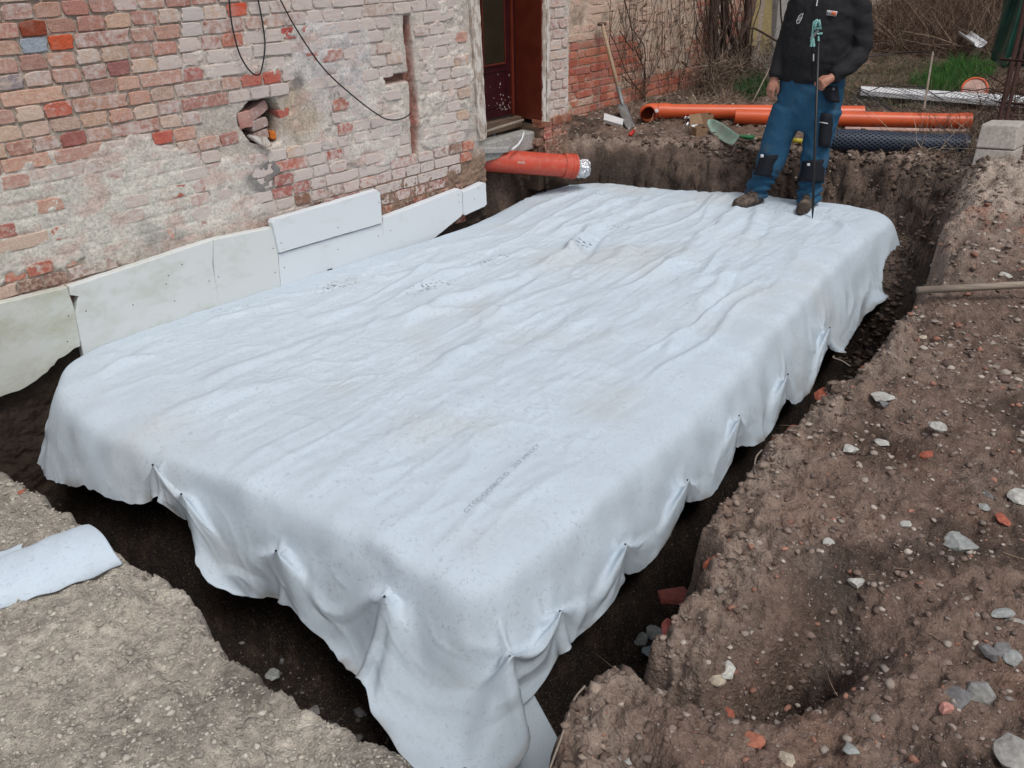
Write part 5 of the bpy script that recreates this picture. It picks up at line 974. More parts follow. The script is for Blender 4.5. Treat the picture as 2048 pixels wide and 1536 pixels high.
b = gpts(5000, (9.0, 12.0), (3.0, 4.6)); stalks('thin_green_grass', b, rs.standard_normal((len(b), 3)) * [.6, .6, .1] + [0, 0, 1], rs.uniform(.03, .08, len(b)), .003, [(.05, .075, .03), (.07, .09, .04)], M['grass'], seed=8, flat=True)
# vines on the garden wall
VG = 'bare vines climbing the garden wall'
def vine(px, r0, label, Y=YG - .05, twigs=6, mat='bark', r1=None, sd=0):
    pts = [ony(x, y, Y) for x, y in px]; rv = random.Random(int(px[0][0]) + sd); pts = [p + np.array([rv.uniform(-.015, .015), rv.uniform(-.03, .02), rv.uniform(-.01, .01)]) for p in pts]
    sp = spline(pts, 26); t = thing('climbing_vine', label, 'vine', tuple(sp[-1]), VG); n = len(sp); MB().tube(sp, [r0 * (.45 + .55 * i / n) * rv.uniform(.85, 1.2) for i in range(n)], 6).build('stem', M[mat], t, smooth=True)
    for k in range(twigs):
        i = rv.randrange(2, n - 2); p = sp[i]; q = p + Vector((rv.uniform(-.25, .25), rv.uniform(-.06, .03), rv.uniform(-.1, .3))); m_ = (p + q) / 2 + Vector((rv.uniform(-.05, .05), -.02, rv.uniform(-.05, .05)))
        MB().tube(spline([p, m_, q], 6), [r0 * .4, r0 * .38, r0 * .33, r0 * .3, r0 * .25, r0 * .15], 4).build('twig', M[mat], t)
    return t
vine([(1240, -30), (1262, 60), (1268, 90), (1290, 150), (1282, 208)], .009, 'thin brown vine stem rising just right of the spade, curving left at the top')
vine([(1256, -30), (1262, 50), (1285, 95), (1290, 160), (1286, 212)], .008, 'vine stem with a kink crossing its neighbour right of the spade')
vine([(1322, -30), (1296, 40), (1285, 80), (1262, 100), (1240, 60)], .006, 'slender vine looping sideways between the spade handle and the long stems')
vine([(1318, -30), (1324, 60), (1322, 110), (1302, 145), (1270, 170), (1240, 150)], .006, 'vine bending down to the left in a long arc')
vine([(1382, -30), (1386, 40), (1375, 110), (1365, 160)], .006, 'straight thin vine left of the thick trunks')
vine([(1340, -30), (1345, 30), (1362, 60), (1368, 90), (1340, 150)], .005, 'hair-thin vine hanging in front of pale plaster')
vine([(1405, -30), (1412, 60), (1408, 110), (1420, 170)], .012, 'medium dark vine stem at the left edge of the trunk cluster')
vine([(1218, -30), (1222, 60), (1230, 90), (1260, 155), (1300, 212)], .006, 'vine running diagonally behind the spade handle to the ground')
vine([(1300, 60), (1282, 120), (1255, 145), (1225, 100), (1222, 20)], .004, 'finest looping vine just behind the spade handle')
TR = thing('old_vine_trunk', 'thick tangled vine trunks rising from the foot of the garden wall', 'vine trunk', tuple(ony(1440, 172, YG - .1)))
rv = random.Random(21)
def limb(px, r0, r1, Y, nm='trunk', seg=9): 
    sp = spline([ony(x, y, Y) + np.array([0, rv.uniform(-.05, .05), 0]) for x, y in px], 18); n = len(sp); MB().tube(sp, [(r0 + (r1 - r0) * i / (n - 1)) * rv.uniform(.85, 1.15) for i in range(n)], seg).build(nm, M['bark'], TR, smooth=True)
limb([(1432, 178), (1436, 100), (1430, 40), (1440, -40)], .05, .045, YG - .14); limb([(1440, 175), (1452, 130), (1475, 80), (1495, 30), (1520, -40)], .045, .035, YG - .16); limb([(1425, 175), (1422, 110), (1425, 50), (1420, -40)], .028, .02, YG - .2)
limb([(1478, 170), (1476, 120), (1465, 80), (1455, 30), (1458, -40)], .022, .02, YG - .2); limb([(1455, 170), (1448, 90), (1452, 20), (1450, -40)], .03, .03, YG - .15); limb([(1495, 150), (1494, 60), (1490, -40)], .028, .03, YG - .18)
for k in range(46):
    x0 = rv.uniform(1398, 1500); y0 = rv.uniform(110, 180); pts = [(x0, y0)]
    for q in range(3): pts.append((pts[-1][0] + rv.uniform(-22, 22), pts[-1][1] - rv.uniform(30, 70)))
    limb(pts, rv.uniform(.004, .011), .004, YG - rv.uniform(.08, .4), 'shoot', 4)
b = np.array([ony(rv.uniform(1405, 1500), rv.uniform(120, 182), YG - rv.uniform(.05, .5)) for _ in range(900)]); stalks('dead_undergrowth', b, rs.standard_normal((len(b), 3)) + [0, 0, .2], rs.uniform(.08, .3, len(b)), .0035, DRY, M['stalk'], seed=9)
b = np.array([ony(rv.uniform(1500, 1600), rv.uniform(80, 175), YG - rv.uniform(.05, .5)) for _ in range(700)]); stalks('dead_undergrowth_by_planks', b, rs.standard_normal((len(b), 3)) + [0, 0, .2], rs.uniform(.08, .3, len(b)), .0035, [(.3, .26, .22), (.2, .16, .12), (.12, .09, .07)], M['stalk'], seed=10)
b = []; dd_ = []
for _ in range(150): b.append(ony(rv.uniform(1235, 1420), rv.uniform(-30, 150), YG - rv.uniform(.02, .10))); dd_.append((rv.gauss(0, .35), rv.gauss(0, .06), -1 if rv.random() < .7 else 1))
stalks('vine_tendrils', np.array(b), np.array(dd_), rs.uniform(.25, .95, len(b)), rs.uniform(.002, .0045, len(b)), [(.10, .06, .045), (.15, .10, .07), (.22, .16, .12)], M['stalk'], bend=.18, seed=31, nseg=7)
b = np.array([ony(rv.uniform(1245, 1410), rv.uniform(0, 190), YG - .06) for _ in range(150)]); stalks('withered_leaves', b, rs.standard_normal((len(b), 3)) + [0, 0, -.6], rs.uniform(.03, .08, len(b)), .010, [(.12, .07, .045), (.18, .11, .07)], M['stalk'], seed=32, flat=True)
# planks against the garden wall
for (xa, xb, yb, xt, xt2, mk, lb) in [(1502, 1513, 92, 1512, 1524, 'wood_yellow', 'mossy yellowish plank leaning on the garden wall, left of three'), (1504, 1524, 120, 1524, 1535, 'wood_grey', 'grey weathered plank leaning on the garden wall, middle of three'), (1520, 1541, 108, 1535, 1547, 'wood_yellow', 'broad yellow brown plank leaning on the garden wall, right of three')]:
    q = [ony(xa, yb, YG - .22), ony(xb, yb, YG - .22), ony(xt2, -40, YG - .05), ony(xt, -40, YG - .05)]; mb = MB(); mb.add([tuple(v) for v in q] + [(v[0], v[1] + .03, v[2]) for v in q], [(0, 1, 2, 3), (7, 6, 5, 4), (0, 4, 5, 1), (1, 5, 6, 2), (2, 6, 7, 3), (3, 7, 4, 0)]); tag(mb.build('plank', M[mk], bevel=.004), lb, 'plank', 'planks leaning on the garden wall')
q0, q1 = ony(1541, 122, YG - .12), ony(1552, 118, YG - .12); mb = MB(); mb.box((q0[0], YG - .14, .25), (q1[0] + .12, YG - .04, 2.4)); tag(mb.build('white_post', M['concrete']), 'pale concrete post standing against the garden wall behind the man', 'post')
tag(MB().tube(spline([ony(1496, 56, YG - .4), ony(1510, 57, YG - .45), ony(1540, 74, YG - .5), ony(1575, 96, YG - .5)], 10), .012, 6).build('dead_branch', M['bark'], smooth=True), 'bare branch slanting from the planks towards the man', 'branch')
tag(MB().tube(spline([ony(1560, -30, YG - .2), ony(1562, 30, YG - .2), ony(1568, 70, YG - .25), ony(1580, 120, YG - .3)], 10), .011, 6).build('dead_branch', M['bark'], smooth=True), 'dark upright branch close to the pale post', 'branch')
tag(MB().tube([ony(1540, 135, 4.6), ony(1505, 205, 4.6)], .006, 5).build('twisted_wire', M['wood_grey']), 'straw coloured stalk slanting to the ground left of the hanging hand', 'stalk')

# ------------------------------------------------------------ background on the right
XB = 15.8; BW = thing('back_wall', 'reddish brick wall half hidden behind dry brambles at the back', 'wall', (XB, 5, .6))
gY2, gZ2 = np.meshgrid(np.arange(-2, 12, .05), np.arange(.3, 4, .05), indexing='ij'); n2_ = fbm(gY2, gZ2, 1.2, 4, 95); col = np.array([.36, .17, .11]) * (1 + .5 * n2_[..., None]); col = col + (np.array([.38, .25, .17]) - col) * sm(-.1, .3, fbm(gY2, gZ2, .8, 3, 97))[..., None]
obj('render_coat', gridmesh('render_coat', np.stack([.02 + .02 * n2_, gY2 - 5, gZ2 - .6], -1), M['mortar'], col=col), BW)
MB().box((XB + .06, -2, .2), (XB + .4, 12, 4)).build('wall_core', M['concrete'], BW)
rb = random.Random(8)
for k in range(150):
    row = rb.randrange(22); y_ = rb.uniform(3.5, 7.5); o = bpy.data.objects.new('brick', brick_mesh(.24, .065, .06, rb.randrange(4))); COL.objects.link(o); o.parent = BW; o.location = (-.012, y_ - 5, row * .08 + .3); o.rotation_euler = (0, 0, -PI / 2); o.color = (*[c_ * rb.uniform(.7, 1.1) for c_ in (.34, .12, .08)], .15)
for px, X, w_, hgt, nm, lb, mk in [((1945, 60), 14.0, 0, 0, 'gutter', 'pale grey gutter channel lying tilted on the bramble bank', 'white')]:
    mb = None; a_, b_ = Vector(onx(1930, 62, 12.4)), Vector(onx(1962, 84, 12.1)); ax3 = b_ - a_; n1_ = Vector((0, 0, 1)).cross(ax3).normalized(); n2v = ax3.normalized().cross(n1_); n2v = n2v if n2v.z < 0 else -n2v; vs = []
    for t_ in (0, .5, 1):
        for k in range(9): th = PI * k / 8; vs.append(a_ + ax3 * t_ + n1_ * math.cos(th) * .07 + n2v * math.sin(th) * .06)
    mb = MB(); mb.add(vs, [(i * 9 + k, i * 9 + k + 1, i * 9 + k + 10, i * 9 + k + 9) for i in range(2) for k in range(8)]); o = mb.build(nm, M[mk], smooth=True); o.modifiers.new('s', 'SOLIDIFY').thickness = .008; tag(o, lb, 'gutter')
q = [onx(x, y, 12.3) for x, y in ((1940, 110), (1956, 110), (1972, 76), (1946, 80))]; mb = MB(); mb.add([tuple(v) for v in q] + [(v[0] + .08, v[1], v[2]) for v in q], [(3, 2, 1, 0), (4, 5, 6, 7), (0, 1, 5, 4), (1, 2, 6, 5), (2, 3, 7, 6), (3, 0, 4, 7)]); tag(mb.build('split_timber', M['wood_grey']), 'split grey timber standing under the tilted gutter', 'timber')
p0, p1 = onx(1988, 36, 15), onx(2040, 38, 15); tag(MB().box((15, min(p0[1], p1[1]) - .5, p0[2] - .05), (15.3, max(p0[1], p1[1]), p0[2] + .05)).build('ledge_slab', M['concrete']), 'grey concrete ledge at the back behind the green tarpaulin', 'ledge')
# white strip, clay lid, chain link
zs = .40; q = [onz(x, y, zs) for x, y in ((1722, 175), (1870, 188), (2060, 204), (2060, 190), (1870, 179), (1722, 172))]
mb = MB(); vs = [tuple(onz(x, y, zs)) for x, y in ((1722, 181), (2075, 207), (2075, 193), (1722, 172))]; mb.add(vs + [(a, b_, c_ - .05) for a, b_, c_ in vs], [(0, 1, 2, 3), (0, 4, 5, 1), (1, 5, 6, 2), (2, 6, 7, 3), (3, 7, 4, 0), (7, 6, 5, 4)]); tag(mb.build('white_board', M['white'], bevel=.004), 'long white board lying on the ground behind the orange pipes under wire mesh', 'board')
c = Vector(onz(1949, 178, .40)); LD = thing('clay_lid', 'round terracotta lid leaning upright behind the white board', 'lid', tuple(c)); ndir = (Vector(CAM) - c); ndir.z = 0; ndir.normalize(); ndir = (ndir + Vector((0, 0, .7))).normalized()
MB().tube([c - ndir * .02, c + ndir * .0], [.115, .115], 30).build('disc', M['clay'], LD); r1_ = ndir.orthogonal().normalized(); r2_ = ndir.cross(r1_); MB().tube([c + (r1_ * math.cos(a) + r2_ * math.sin(a)) * .118 + ndir * .004 for a in np.linspace(0, 2 * PI, 33)], .010, 8).build('rim', M['pvc'], LD)
CF = thing('chain_link_fence', 'sagging dark chain-link fence lying over the white board behind the pipes', 'fence', (8.9, 3, .4)); mb = MB(); rc = random.Random(5)
c00, c10, c11, c01 = [np.array(onz(x, y, z_)) for x, y, z_ in ((1690, 215, .36), (2030, 235, .36), (2060, 188, .52), (1715, 172, .52))]
def cf(u, v): p = (c00 * (1 - u) + c10 * u) * (1 - v) + (c01 * (1 - u) + c11 * u) * v; p = p.copy(); p[2] += .03 * math.sin(u * 14 + v * 4) + .02 * math.sin(v * 9 + u * 30); return Vector(p)
NU, NV = 44, 20
for i in range(NU):
    for j in range(NV):
        if (i + j) % 2 == 0:
            for dj in (-1, 1):
                if 0 <= j + dj <= NV: mb.tube([cf(i / NU, j / NV), cf((i + 1) / NU, (j + dj) / NV)], .0021, 3, cap=False)
mb.build('netting', M['wire'], CF, kind='stuff'); MB().tube([cf(t_, 1) for t_ in np.linspace(0, 1, 14)], .005, 5).build('top_wire', M['wire'], CF)
tag(MB().tube([onx(1866, 104, 8.7), onx(1848, 218, 8.25)], .009, 6).build('fence_rod', M['wood_grey']), 'thin pale rod standing behind the nearer orange pipe', 'rod')
tag(MB().tube([Vector(ony(1700, 118, 3.6)), Vector(onx(1790, 106, 8.9)), Vector(onx(1866, 103, 8.7))], .006, 5).build('fence_wire', M['wire']), 'single dark wire stretched from the pale rod past the man', 'wire')
# concrete blocks, rusty post
CB = thing('concrete_blocks', 'rough leaning concrete post stub of two blocks at the far corner of the pit', 'concrete block', tuple(onz(1985, 345, .3))); cc_ = Vector(onz(1972, 338, .28)); cc_.x += .06; mb = None
def _q(px, X): return [Vector(onx(x, y, X)) for x, y in px]
b0, b1, b2 = [onx(1937, 350, 6.95), onx(2018, 356, 6.95)], [onx(1950, 297, 7.0), onx(2030, 302, 7.0)], [onx(1963, 249, 7.05), onx(2036, 252, 7.05)]
for lo_, hi_, g0 in ((b0, b1, 0), (b1, b2, .006)):
    v = []; rk = random.Random(int(lo_[0][2] * 100))
    for row in (lo_, hi_):
        for dx in (0, .22):
            for q in (row if dx == 0 else row[::-1]): v.append((q[0] + dx + rk.uniform(-.006, .006), q[1] + rk.uniform(-.006, .006), q[2] + (g0 if row is lo_ else 0) + rk.uniform(-.004, .004)))
    MB().add(v, [(3, 2, 1, 0), (4, 5, 6, 7), (0, 1, 5, 4), (1, 2, 6, 5), (2, 3, 7, 6), (3, 0, 4, 7)]).build('block', M['concrete_pale'], CB, bevel=.010)
RPp = thing('rusty_post', 'rusty dark steel fence post leaning over the concrete blocks', 'post', tuple(onz(2000, 270, .5)))
for off, r_ in ((0, .020), (13, .016)): MB().tube([onx(1990 + off, 285, 7.35), onx(2008 + off, 200, 7.6), onx(2040 + off, 60, 8.0), onx(2058 + off, -40, 8.2)], r_, 8).build('upright', M['rust'], RPp)
for y_ in (118, 205, 262): MB().tube([onx(2000, y_, 7.62), onx(2075, y_ + 6, 7.5)], .010, 6).build('crossbar', M['rust'], RPp)
# tarpaulin
TP = thing('green_tarpaulin', 'dark green tarpaulin hanging in folds at the right edge of the photo', 'tarpaulin', tuple(onx(2030, 60, 8.8))); rows = []
for i in range(40):
    v = i / 39; row = []
    for j in range(44):
        u = j / 43; xl = 1986 + 22 * (1 - v) + 0 ; xl = np.interp(v, [0, 1], [2022, 1981]) ; x_ = xl + u * 150; y_ = -60 + v * (178 + 18 * min(1, u * 6)); p = onx(x_, y_, 8.8 + .09 * math.sin(u * 17 + v * 2) * (.3 + v) + .04 * math.sin(u * 41 + v * 5)); row.append(p - np.array(TP.location))
    rows.append(row)
o = obj('sheet', gridmesh('sheet', np.array(rows), M['tarp']), TP); o.modifiers.new('s', 'SOLIDIFY').thickness = .004
c = Vector(onx(2024, 119, 8.66)); mb = MB(); mb.tube([c + Vector((0, math.cos(t_) * .016, math.sin(t_) * .016)) for t_ in np.linspace(0, 2 * PI, 14)], .005, 5); mb.build('eyelet', M['white'], TP)
b = np.stack([rs.uniform(8.2, 9.2, 900), rs.uniform(1.0, 2.3, 900), rs.uniform(.35, .95, 900)], 1); stalks('dark_twigs', b, rs.standard_normal((900, 3)), rs.uniform(.1, .4, 900), .004, [(.06, .03, .03), (.09, .05, .04), (.13, .08, .06)], M['stalk'], seed=14)
# roots hanging from trench edges
for x0, px, lb in [(1, [(1700, 732), (1685, 722), (1667, 715), (1668, 712)], 'thin pale root curling over the trench from the right bank'), (2, [(1515, 955), (1510, 940), (1512, 915), (1524, 900)], 'forked pale root at the crumbled trench edge'), (3, [(1170, 1372), (1148, 1400), (1128, 1460), (1100, 1536)], 'long thread-like root hanging down into the near corner of the trench')]:
    tag(MB().tube(spline([onz(x, y, .30) for x, y in px], 12), .0028, 5).build('root', M['wood_grey']), lb, 'root')

# ------------------------------------------------------------ the man
def remesh(mb, name, mat, parent, vox, smooth_it=6, disp=None):
    me = mesh('tmp', mb.v, mb.f); bm = bmesh.new(); bm.from_mesh(me); bmesh.ops.recalc_face_normals(bm, faces=bm.faces); bm.to_mesh(me); bm.free()
    o = bpy.data.objects.new('tmp', me); COL.objects.link(o); m_ = o.modifiers.new('r', 'REMESH'); m_.mode = 'VOXEL'; m_.voxel_size = vox; m_.use_smooth_shade = True
    s_ = o.modifiers.new('s', 'CORRECTIVE_SMOOTH' if False else 'SMOOTH'); s_.factor = .5; s_.iterations = smooth_it; bpy.context.view_layer.update()
    out = bpy.data.meshes.new_from_object(o.evaluated_get(bpy.context.evaluated_depsgraph_get())); bpy.data.objects.remove(o)
    if disp is not None:
        co = np.empty(len(out.vertices) * 3); out.vertices.foreach_get('co', co); co = co.reshape(-1, 3); no = np.empty(len(out.vertices) * 3); out.vertices.foreach_get('normal', no); co += no.reshape(-1, 3) * disp(co)[:, None]; out.vertices.foreach_set('co', co.reshape(-1))
    l = parent.location; co = np.empty(len(out.vertices) * 3); out.vertices.foreach_get('co', co); co = co.reshape(-1, 3) - np.array(l); out.vertices.foreach_set('co', co.reshape(-1)); out.materials.clear(); out.materials.append(mat); out.polygons.foreach_set('use_smooth', [True] * len(out.polygons)); out.update(); out.name = name
    return obj(name, out, parent)
M0 = (np.array(onz(1497, 400, 0)) + np.array(onz(1608, 412, 0))) / 2; fwd = -M0 / np.linalg.norm(M0 * [1, 1, 0]) * [1, 1, 0]; rgt = np.cross(fwd, [0, 0, 1]) * -1; rgt = rgt / np.linalg.norm(rgt)
def mp(x, y, off=0.0):       # pixel onto the man's own upright plane, moved off metres towards the photographer
    d = ray(x, y); t = ((M0 + fwd * off - CAM) @ fwd) / (d @ fwd); return Vector(CAM + t * d)
F, RT = Vector(fwd), Vector(rgt)
MAN = thing('person', 'man in black work jacket and blue work trousers standing on the sheet holding a rod', 'person', tuple(M0))
def ell(mb, pts, seg=20, axes=None):      # loft of ellipses: (centre, half width, half depth, rightwards axis)
    vs = []; n = len(pts)
    for i, (c, a, b) in enumerate(pts):
        t = (Vector(pts[min(i + 1, n - 1)][0]) - Vector(pts[max(i - 1, 0)][0])).normalized(); r_ = (RT - t * RT.dot(t)).normalized(); f_ = t.cross(r_).normalized()
        vs += [Vector(c) + r_ * math.cos(2 * PI * k / seg) * a + f_ * math.sin(2 * PI * k / seg) * b for k in range(seg)]
    mb.add(vs, [(i * seg + k, i * seg + (k + 1) % seg, (i + 1) * seg + (k + 1) % seg, (i + 1) * seg + k) for i in range(n - 1) for k in range(seg)] + [tuple(range(seg))[::-1], tuple((n - 1) * seg + k for k in range(seg))])
# trousers
mb = MB()
ell(mb, [(mp(1626, 145), .215, .14), (mp(1625, 165), .228, .15), (mp(1620, 195), .232, .155), (mp(1614, 225), .225, .145), (mp(1606, 247), .19, .12), (mp(1600, 258), .14, .09)])
ell(mb, [(mp(1578, 215), .115, .13), (mp(1565, 250), .116, .125), (mp(1551, 290, .02), .108, .11), (mp(1541, 325, .05), .102, .10), (mp(1529, 352, .03), .088, .092), (mp(1519, 368, .02), .084, .092), (mp(1513, 380, .01), .085, .098), (mp(1512, 390, .01), .080, .095)])
ell(mb, [(mp(1655, 215), .115, .13), (mp(1641, 250), .114, .125), (mp(1634, 290, .01), .106, .11), (mp(1628, 325, .04), .097, .10), (mp(1624, 355, .02), .088, .092), (mp(1620, 378, .02), .086, .092), (mp(1617, 392, .03), .088, .098), (mp(1615, 402, .03), .082, .096)])
def tw(co):
    zz = co[:, 2]; a = (co - M0) @ rgt; low = sm(.36, .12, zz); knee = np.exp(-((zz - .38) / .03) ** 2)
    return low * .012 * np.sin(zz * 95 + 5 * np.sin(a * 14)) + .016 * (.3 - np.abs(fbm(a * 5 + (co @ fwd) * 4 + zz * 2, zz * 5 - a * 3, 1., 3, 103))) + .006 * fbm(co[:, 0] * 1.0 + co[:, 1], zz * 1.6 + a, 7, 3, 101) + .004 * np.sin(zz * 60 + a * 40) * sm(.7, .85, zz) * .7 + .008 * knee * np.sin(a * 60)
remesh(mb, 'trousers', M['trousers'], MAN, .012, 4, tw)
# jacket
mb = MB(); sh = -.02
ell(mb, [(mp(1626, 160), .222, .150), (mp(1626, 150), .228, .162), (mp(1631, 110), .236, .185), (mp(1641, 60), .236, .170), (mp(1652, 20), .225, .150), (mp(1656, -4), .205, .125), (mp(1656, -20), .15, .10), (mp(1655, -32), .085, .085), (mp(1655, -45), .075, .08)])
ell(mb, [(mp(1608, -6), .085, .085), (mp(1598, 15, -.02), .085, .085), (mp(1584, 55, -.04), .072, .075), (mp(1570, 92, -.05), .063, .068), (mp(1560, 125, -.01), .058, .06), (mp(1551, 155, .04), .050, .050)])
ell(mb, [(mp(1704, -4), .085, .09), (mp(1716, 20, 0), .088, .09), (mp(1722, 60, .0), .078, .085), (mp(1722, 100, .02), .070, .085), (mp(1712, 116, .06), .066, .075)])
mb.tube([mp(1718, 106, .04), mp(1705, 124, .12), mp(1684, 142, .19), mp(1664, 155, .235)], [.072, .065, .056, .047], 16)
def jw(co):
    zz = co[:, 2]; a = (co - M0) @ rgt; return .016 * (.4 - np.abs(fbm(a * 1.2 + (co @ fwd) * .7, zz * 1.6, 7, 3, 105))) + .003 * fbm(a * 1.2, zz, 20, 2, 106) + .004 * np.sin(zz * 55 + a * 22) * sm(.24, .3, np.abs(a)) + .006 * np.sin(zz * 40 + 6 * a) * sm(1.1, .95, zz)
remesh(mb, 'jacket', M['jacket'], MAN, .012, 5, jw)
MB().tube([mp(1638, -6, .15), mp(1636, 20, .168), mp(1630, 60, .188), mp(1629, 100, .198), mp(1627, 150, .175)], .0035, 5).build('zip', M['black'], MAN)
MB().tube([mp(1633, -10, .15), mp(1635, 0, .165), mp(1633, 12, .172)], .004, 6).build('drawcord', M['logo_white'], MAN)
# body: head, neck, forearm ends and both hands, one skin
mb = MB(); hc = mp(1652, -78)
ell(mb, [(mp(1655, -20), .062, .065), (mp(1654, -45), .058, .06), (mp(1653, -56, .02), .065, .075), (mp(1652, -70, .02), .074, .09), (mp(1652, -84, .01), .078, .098), (mp(1651, -98), .070, .088), (mp(1651, -106), .045, .06)])
mb.tube([mp(1652, -72, .10), mp(1652, -68, .125)], [.012, .014], 8)                    # nose
for s_ in (-1, 1): mb.tube([mp(1652, -76) + RT * s_ * .074, mp(1652, -68) + RT * s_ * .082], .016, 8)   # ears
mb.tube([mp(1656, 10), mp(1650, -40)], .05, 10); mb.tube([mp(1605, 10), mp(1708, 10)], .05, 10); mb.tube([mp(1650, 30), mp(1605, 10)], .05, 10)
mb.tube([mp(1605, 10), mp(1574, 85, -.04), mp(1552, 152, .035), mp(1548, 160, .04)], [.045, .04, .03, .027], 12); mb.tube([mp(1708, 10), mp(1722, 100, .02), mp(1664, 155, .235)], [.045, .045, .03], 12)
# hanging hand (his right)
def hand(mb, wrist, d, n, s_, curl, spread=.25, L=.19, grip=None):
    d = d.normalized(); n = (n - d * n.dot(d)).normalized(); t = d.cross(n) * s_          # d along hand, n back of hand, t towards the thumb
    mb.tube([wrist - d * .03, wrist + d * .02, wrist + d * .05, wrist + d * .085], [.027, .030, .033, .026], 12)
    for k in range(4):
        u = (k - 1.5) / 1.5; base = wrist + d * .082 + t * (-u) * .030; mb.tube([wrist + d * .03 + t * (-u) * .016, base], [.016, .0125], 8)
        L1 = (.075, .082, .078, .062)[k]; pts = [base]; ang = 0; p = base
        for q, fr in enumerate((.45, .32, .23)):
            ang += curl[q] * (1 + .12 * k); dd = d * math.cos(ang) - n * math.sin(ang); p = p + dd * L1 * fr; pts.append(p)
        mb.tube(pts, [.0105, .0098, .0088, .0072], 8)
    th = [wrist + d * .015 + t * .018, wrist + d * .045 + t * .042 - n * .012, wrist + d * .070 + t * .046 - n * .030, wrist + d * .092 + t * .038 - n * .040]; mb.tube(th, [.015, .0135, .0115, .009], 8)
hand(mb, mp(1549, 158, .04), mp(1538, 188, .06) - mp(1549, 158, .04), (-RT * .6 + F * .6), -1, (.35, .5, .4))
# gripping hand (his left) round the rod
gc = mp(1637, 158, .285)
w2 = mp(1663, 156, .24); hand(mb, w2, (gc - w2) + Vector((0, 0, -.045)), F * .8 + Vector((0, 0, .55)), 1, (.75, 1.1, .9))
remesh(mb, 'body', M['skin'], MAN, .0045, 2)
mb = MB(); ell(mb, [(mp(1652, -84, -.035), .082, .078), (mp(1652, -98, -.02), .078, .085), (mp(1652, -108, -.01), .05, .06)]); remesh(mb, 'hair', M['hair'], MAN, .008, 2)
# boots
def boot(toe, heel, ank, lb):
    toe, heel, ank = Vector(toe), Vector(heel), Vector(ank); d = (toe - heel); d.z = 0; L = d.length; d.normalize(); s_ = d.cross(Vector((0, 0, 1))); mb = MB(); prof = [(0, .040, .075), (.12, .044, .095), (.3, .042, .105), (.5, .045, .082), (.7, .052, .066), (.88, .048, .058), (1, .026, .040)]; vs = []; seg = 16
    for t_, w_, h_ in prof:
        for k in range(seg):
            a_ = 2 * PI * k / seg; y_ = max(math.sin(a_), -.15); vs.append(heel + d * L * t_ + s_ * math.cos(a_) * w_ + Vector((0, 0, .018 + h_ * (.15 + .85 * y_) if y_ > -.1 else .012)))
    n = len(prof); mb.add(vs, [(i * seg + k, i * seg + (k + 1) % seg, (i + 1) * seg + (k + 1) % seg, (i + 1) * seg + k) for i in range(n - 1) for k in range(seg)] + [tuple(range(seg))[::-1], tuple((n - 1) * seg + k for k in range(seg))])
    mb.tube([heel + d * L * .24 + Vector((0, 0, .06)), ank], [.052, .055], 14); bo = remesh(mb, 'boot', M['boot'], MAN, .006, 3, lambda co: .0025 * fbm(co[:, 0] * 3, co[:, 1] * 3 + co[:, 2] * 4, 14, 2, 110))
    mb = MB(); seg = 20; out = [heel + d * (L * .5 + (L * .53) * math.cos(2 * PI * k / seg)) + s_ * math.sin(2 * PI * k / seg) * (.050 if math.cos(2 * PI * k / seg) > 0 else .043) for k in range(seg)]
    mb.add([(v.x, v.y, -.004) for v in out] + [(v.x, v.y, .024) for v in out], [tuple(range(seg))[::-1], tuple(range(seg, 2 * seg))] + [(k, (k + 1) % seg, seg + (k + 1) % seg, seg + k) for k in range(seg)]); mb.build('sole', M['sole'], bo).location = tuple(-Vector(MAN.location)) if False else (0, 0, 0)
    sole = bo.children[0]; sole.data.transform(Matrix.Translation(-Vector(MAN.location))); 
    for q in range(4):
        c = heel + d * L * (.36 + .09 * q) + Vector((0, 0, .118 - .014 * q)); m2 = MB(); m2.tube([c - s_ * .026, c + Vector((0, 0, .008)), c + s_ * .026], .003, 5); lo = m2.build('lace', M['sole'], bo); lo.data.transform(Matrix.Translation(-Vector(MAN.location)))
    return bo
tz = .006
boot(onz(1468, 417, tz), onz(1520, 404, tz), mp(1509, 388, .0), '')
boot(onz(1601, 432, tz), onz(1618, 406, tz), mp(1615, 398, .02), '')
# knee pads, pockets, tags
def patch(name, quad, off, mat, th=.012, seg=8, bulge=.02):
    vs = []
    for j in range(seg):
        for i in range(seg):
            u, v = i / (seg - 1), j / (seg - 1); x_ = (quad[0][0] * (1 - u) + quad[1][0] * u) * (1 - v) + (quad[3][0] * (1 - u) + quad[2][0] * u) * v; y_ = (quad[0][1] * (1 - u) + quad[1][1] * u) * (1 - v) + (quad[3][1] * (1 - u) + quad[2][1] * u) * v
            vs.append(mp(x_, y_, off(u, v) if callable(off) else off - bulge * (2 * u - 1) ** 2 * 1.6))
    m2 = MB(); m2.add(vs, [(j * seg + i, j * seg + i + 1, (j + 1) * seg + i + 1, (j + 1) * seg + i) for j in range(seg - 1) for i in range(seg - 1)]); o = m2.build(name, mat, MAN, smooth=True); sm_ = o.modifiers.new('s', 'SOLIDIFY'); sm_.thickness = th; sm_.offset = 1; return o
patch('knee_pad', [(1521, 311), (1560, 311), (1546, 356), (1506, 349)], .178, M['kneepad'], .015, bulge=.045)
patch('knee_pad', [(1605, 322), (1650, 319), (1648, 365), (1597, 362)], .166, M['kneepad'], .015, bulge=.045)
patch('tag_label', [(1521, 309), (1527, 309), (1527, 315), (1521, 315)], .186, M['logo_white'], .004, 3, 0); patch('tag_label', [(1614, 327), (1620, 327), (1620, 332), (1614, 332)], .178, M['logo_white'], .004, 3, 0)
patch('holster_pocket', [(1633, 172), (1676, 172), (1680, 205), (1650, 200)], .19, M['kneepad'], .012, bulge=.05)
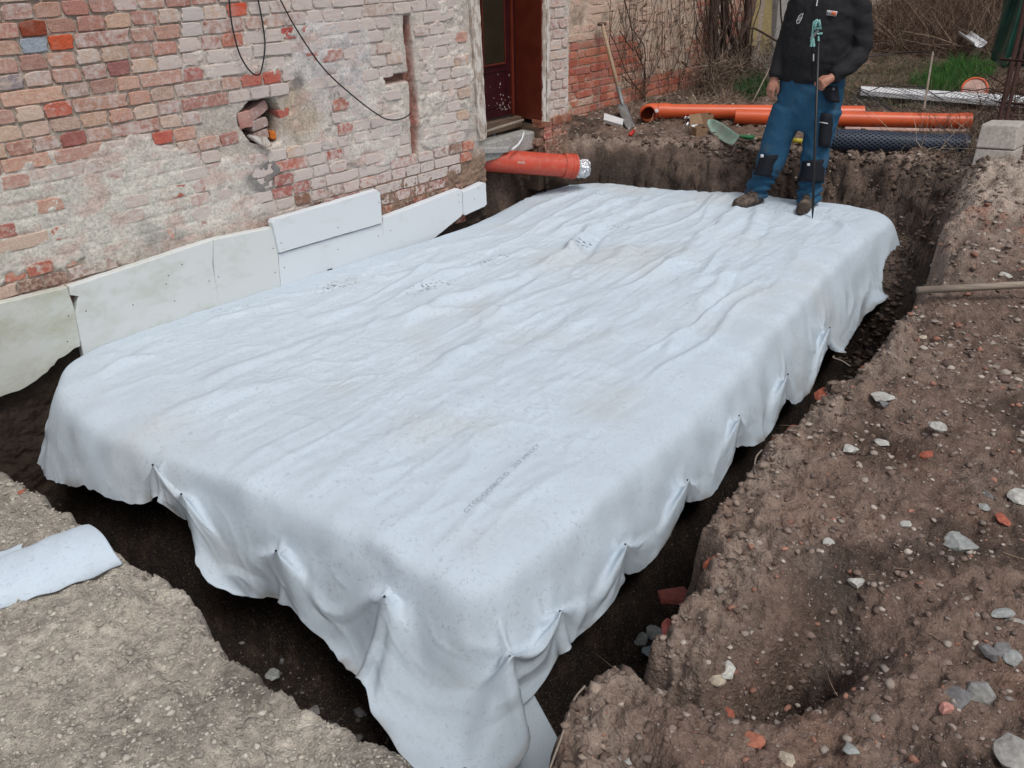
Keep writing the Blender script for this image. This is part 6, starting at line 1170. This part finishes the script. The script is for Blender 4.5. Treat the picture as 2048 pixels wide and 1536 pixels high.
patch('thigh_pocket', [(1634, 226), (1670, 228), (1660, 296), (1632, 292)], .165, M['kneepad'], .014, bulge=.05)
patch('pocket_piping', [(1636, 243), (1662, 247), (1662, 249), (1636, 245)], .182, M['logo_white'], .003, 4, .045)
MB().tube([mp(1667, 178, .165), mp(1667, 178, .175)], .009, 12).build('button', M['steel'], MAN)
patch('chest_badge', [(1654, 20), (1675, 23), (1672, 33), (1652, 30)], .170, M['logo_white'], .002, 3, .01); patch('badge_field', [(1663.5, 22.5), (1673.5, 24), (1671, 31.5), (1661, 30)], .1745, M['logo_orange'], .001, 3, .0)
def strip(pts, off, r_, mat, nm): return MB().tube([mp(x, y, off) for x, y in pts], r_, 5).build(nm, M[mat], MAN)
m2 = MB(); m2.tube([mp(1656.5, 22.5, .1755), mp(1654.5, 29, .1755)], .0022, 4); m2.tube([mp(1661, 23, .1755), mp(1659, 29.8, .1755)], .0022, 4); m2.tube([mp(1655.5, 26, .1755), mp(1660, 26.5, .1755)], .0022, 4); m2.build('letter_h', M['black'], MAN)
strip([(1604, 27), (1598, 32), (1593, 42), (1594, 47), (1598, 46), (1603, 38), (1605, 29), (1607, 26)], .142, .0022, 'logo_white', 'emblem_ring'); strip([(1596, 42), (1599, 36), (1601, 34), (1602, 37), (1599, 41)], .144, .0018, 'logo_white', 'emblem_mark')
# rod with clamp
RD = thing('marking_rod', 'thin black steel rod with turquoise clamp head standing in the man\'s hand', 'rod', tuple(onz(1625, 437, .0)))
rt_, rb_ = mp(1637, 82, .285), Vector(onz(1625, 436, .01)); MB().tube([rb_, rb_.lerp(rt_, .06), rt_], [.004, .0095, .0095], 10).build('rod', M['black'], RD, smooth=True)
def cp(x, y, o=.29): return mp(x, y, o)
MB().tube([cp(1622, 84), cp(1626, 60), cp(1628, 44), cp(1634, 40), cp(1638, 44)], [.008, .008, .009, .008, .007], 8).build('clamp_jaw', M['teal'], RD, smooth=True)
MB().tube([cp(1630, 60, .30), cp(1632, 46, .30), cp(1638, 41, .30), cp(1640, 54, .30)], .010, 8).build('clamp_jaw', M['teal'], RD, smooth=True)
for a_, b_, r_ in (((1634, 57), (1643, 56), .005), ((1634, 68), (1645, 67), .005), ((1637, 72), (1637, 82), .005), ((1625, 76), (1622, 93), .006), ((1627, 76), (1628, 93), .006)): MB().tube([cp(*a_, .30), cp(*b_, .30)], [r_, r_ * 1.5], 8).build('clamp_screw', M['teal'], RD)
MB().tube([cp(1622, 78), cp(1637, 60)], .011, 8).build('clamp_body', M['steel'], RD); MB().tube([cp(1627, 108), cp(1627, 122)], .004, 6).build('white_mark', M['logo_white'], RD)
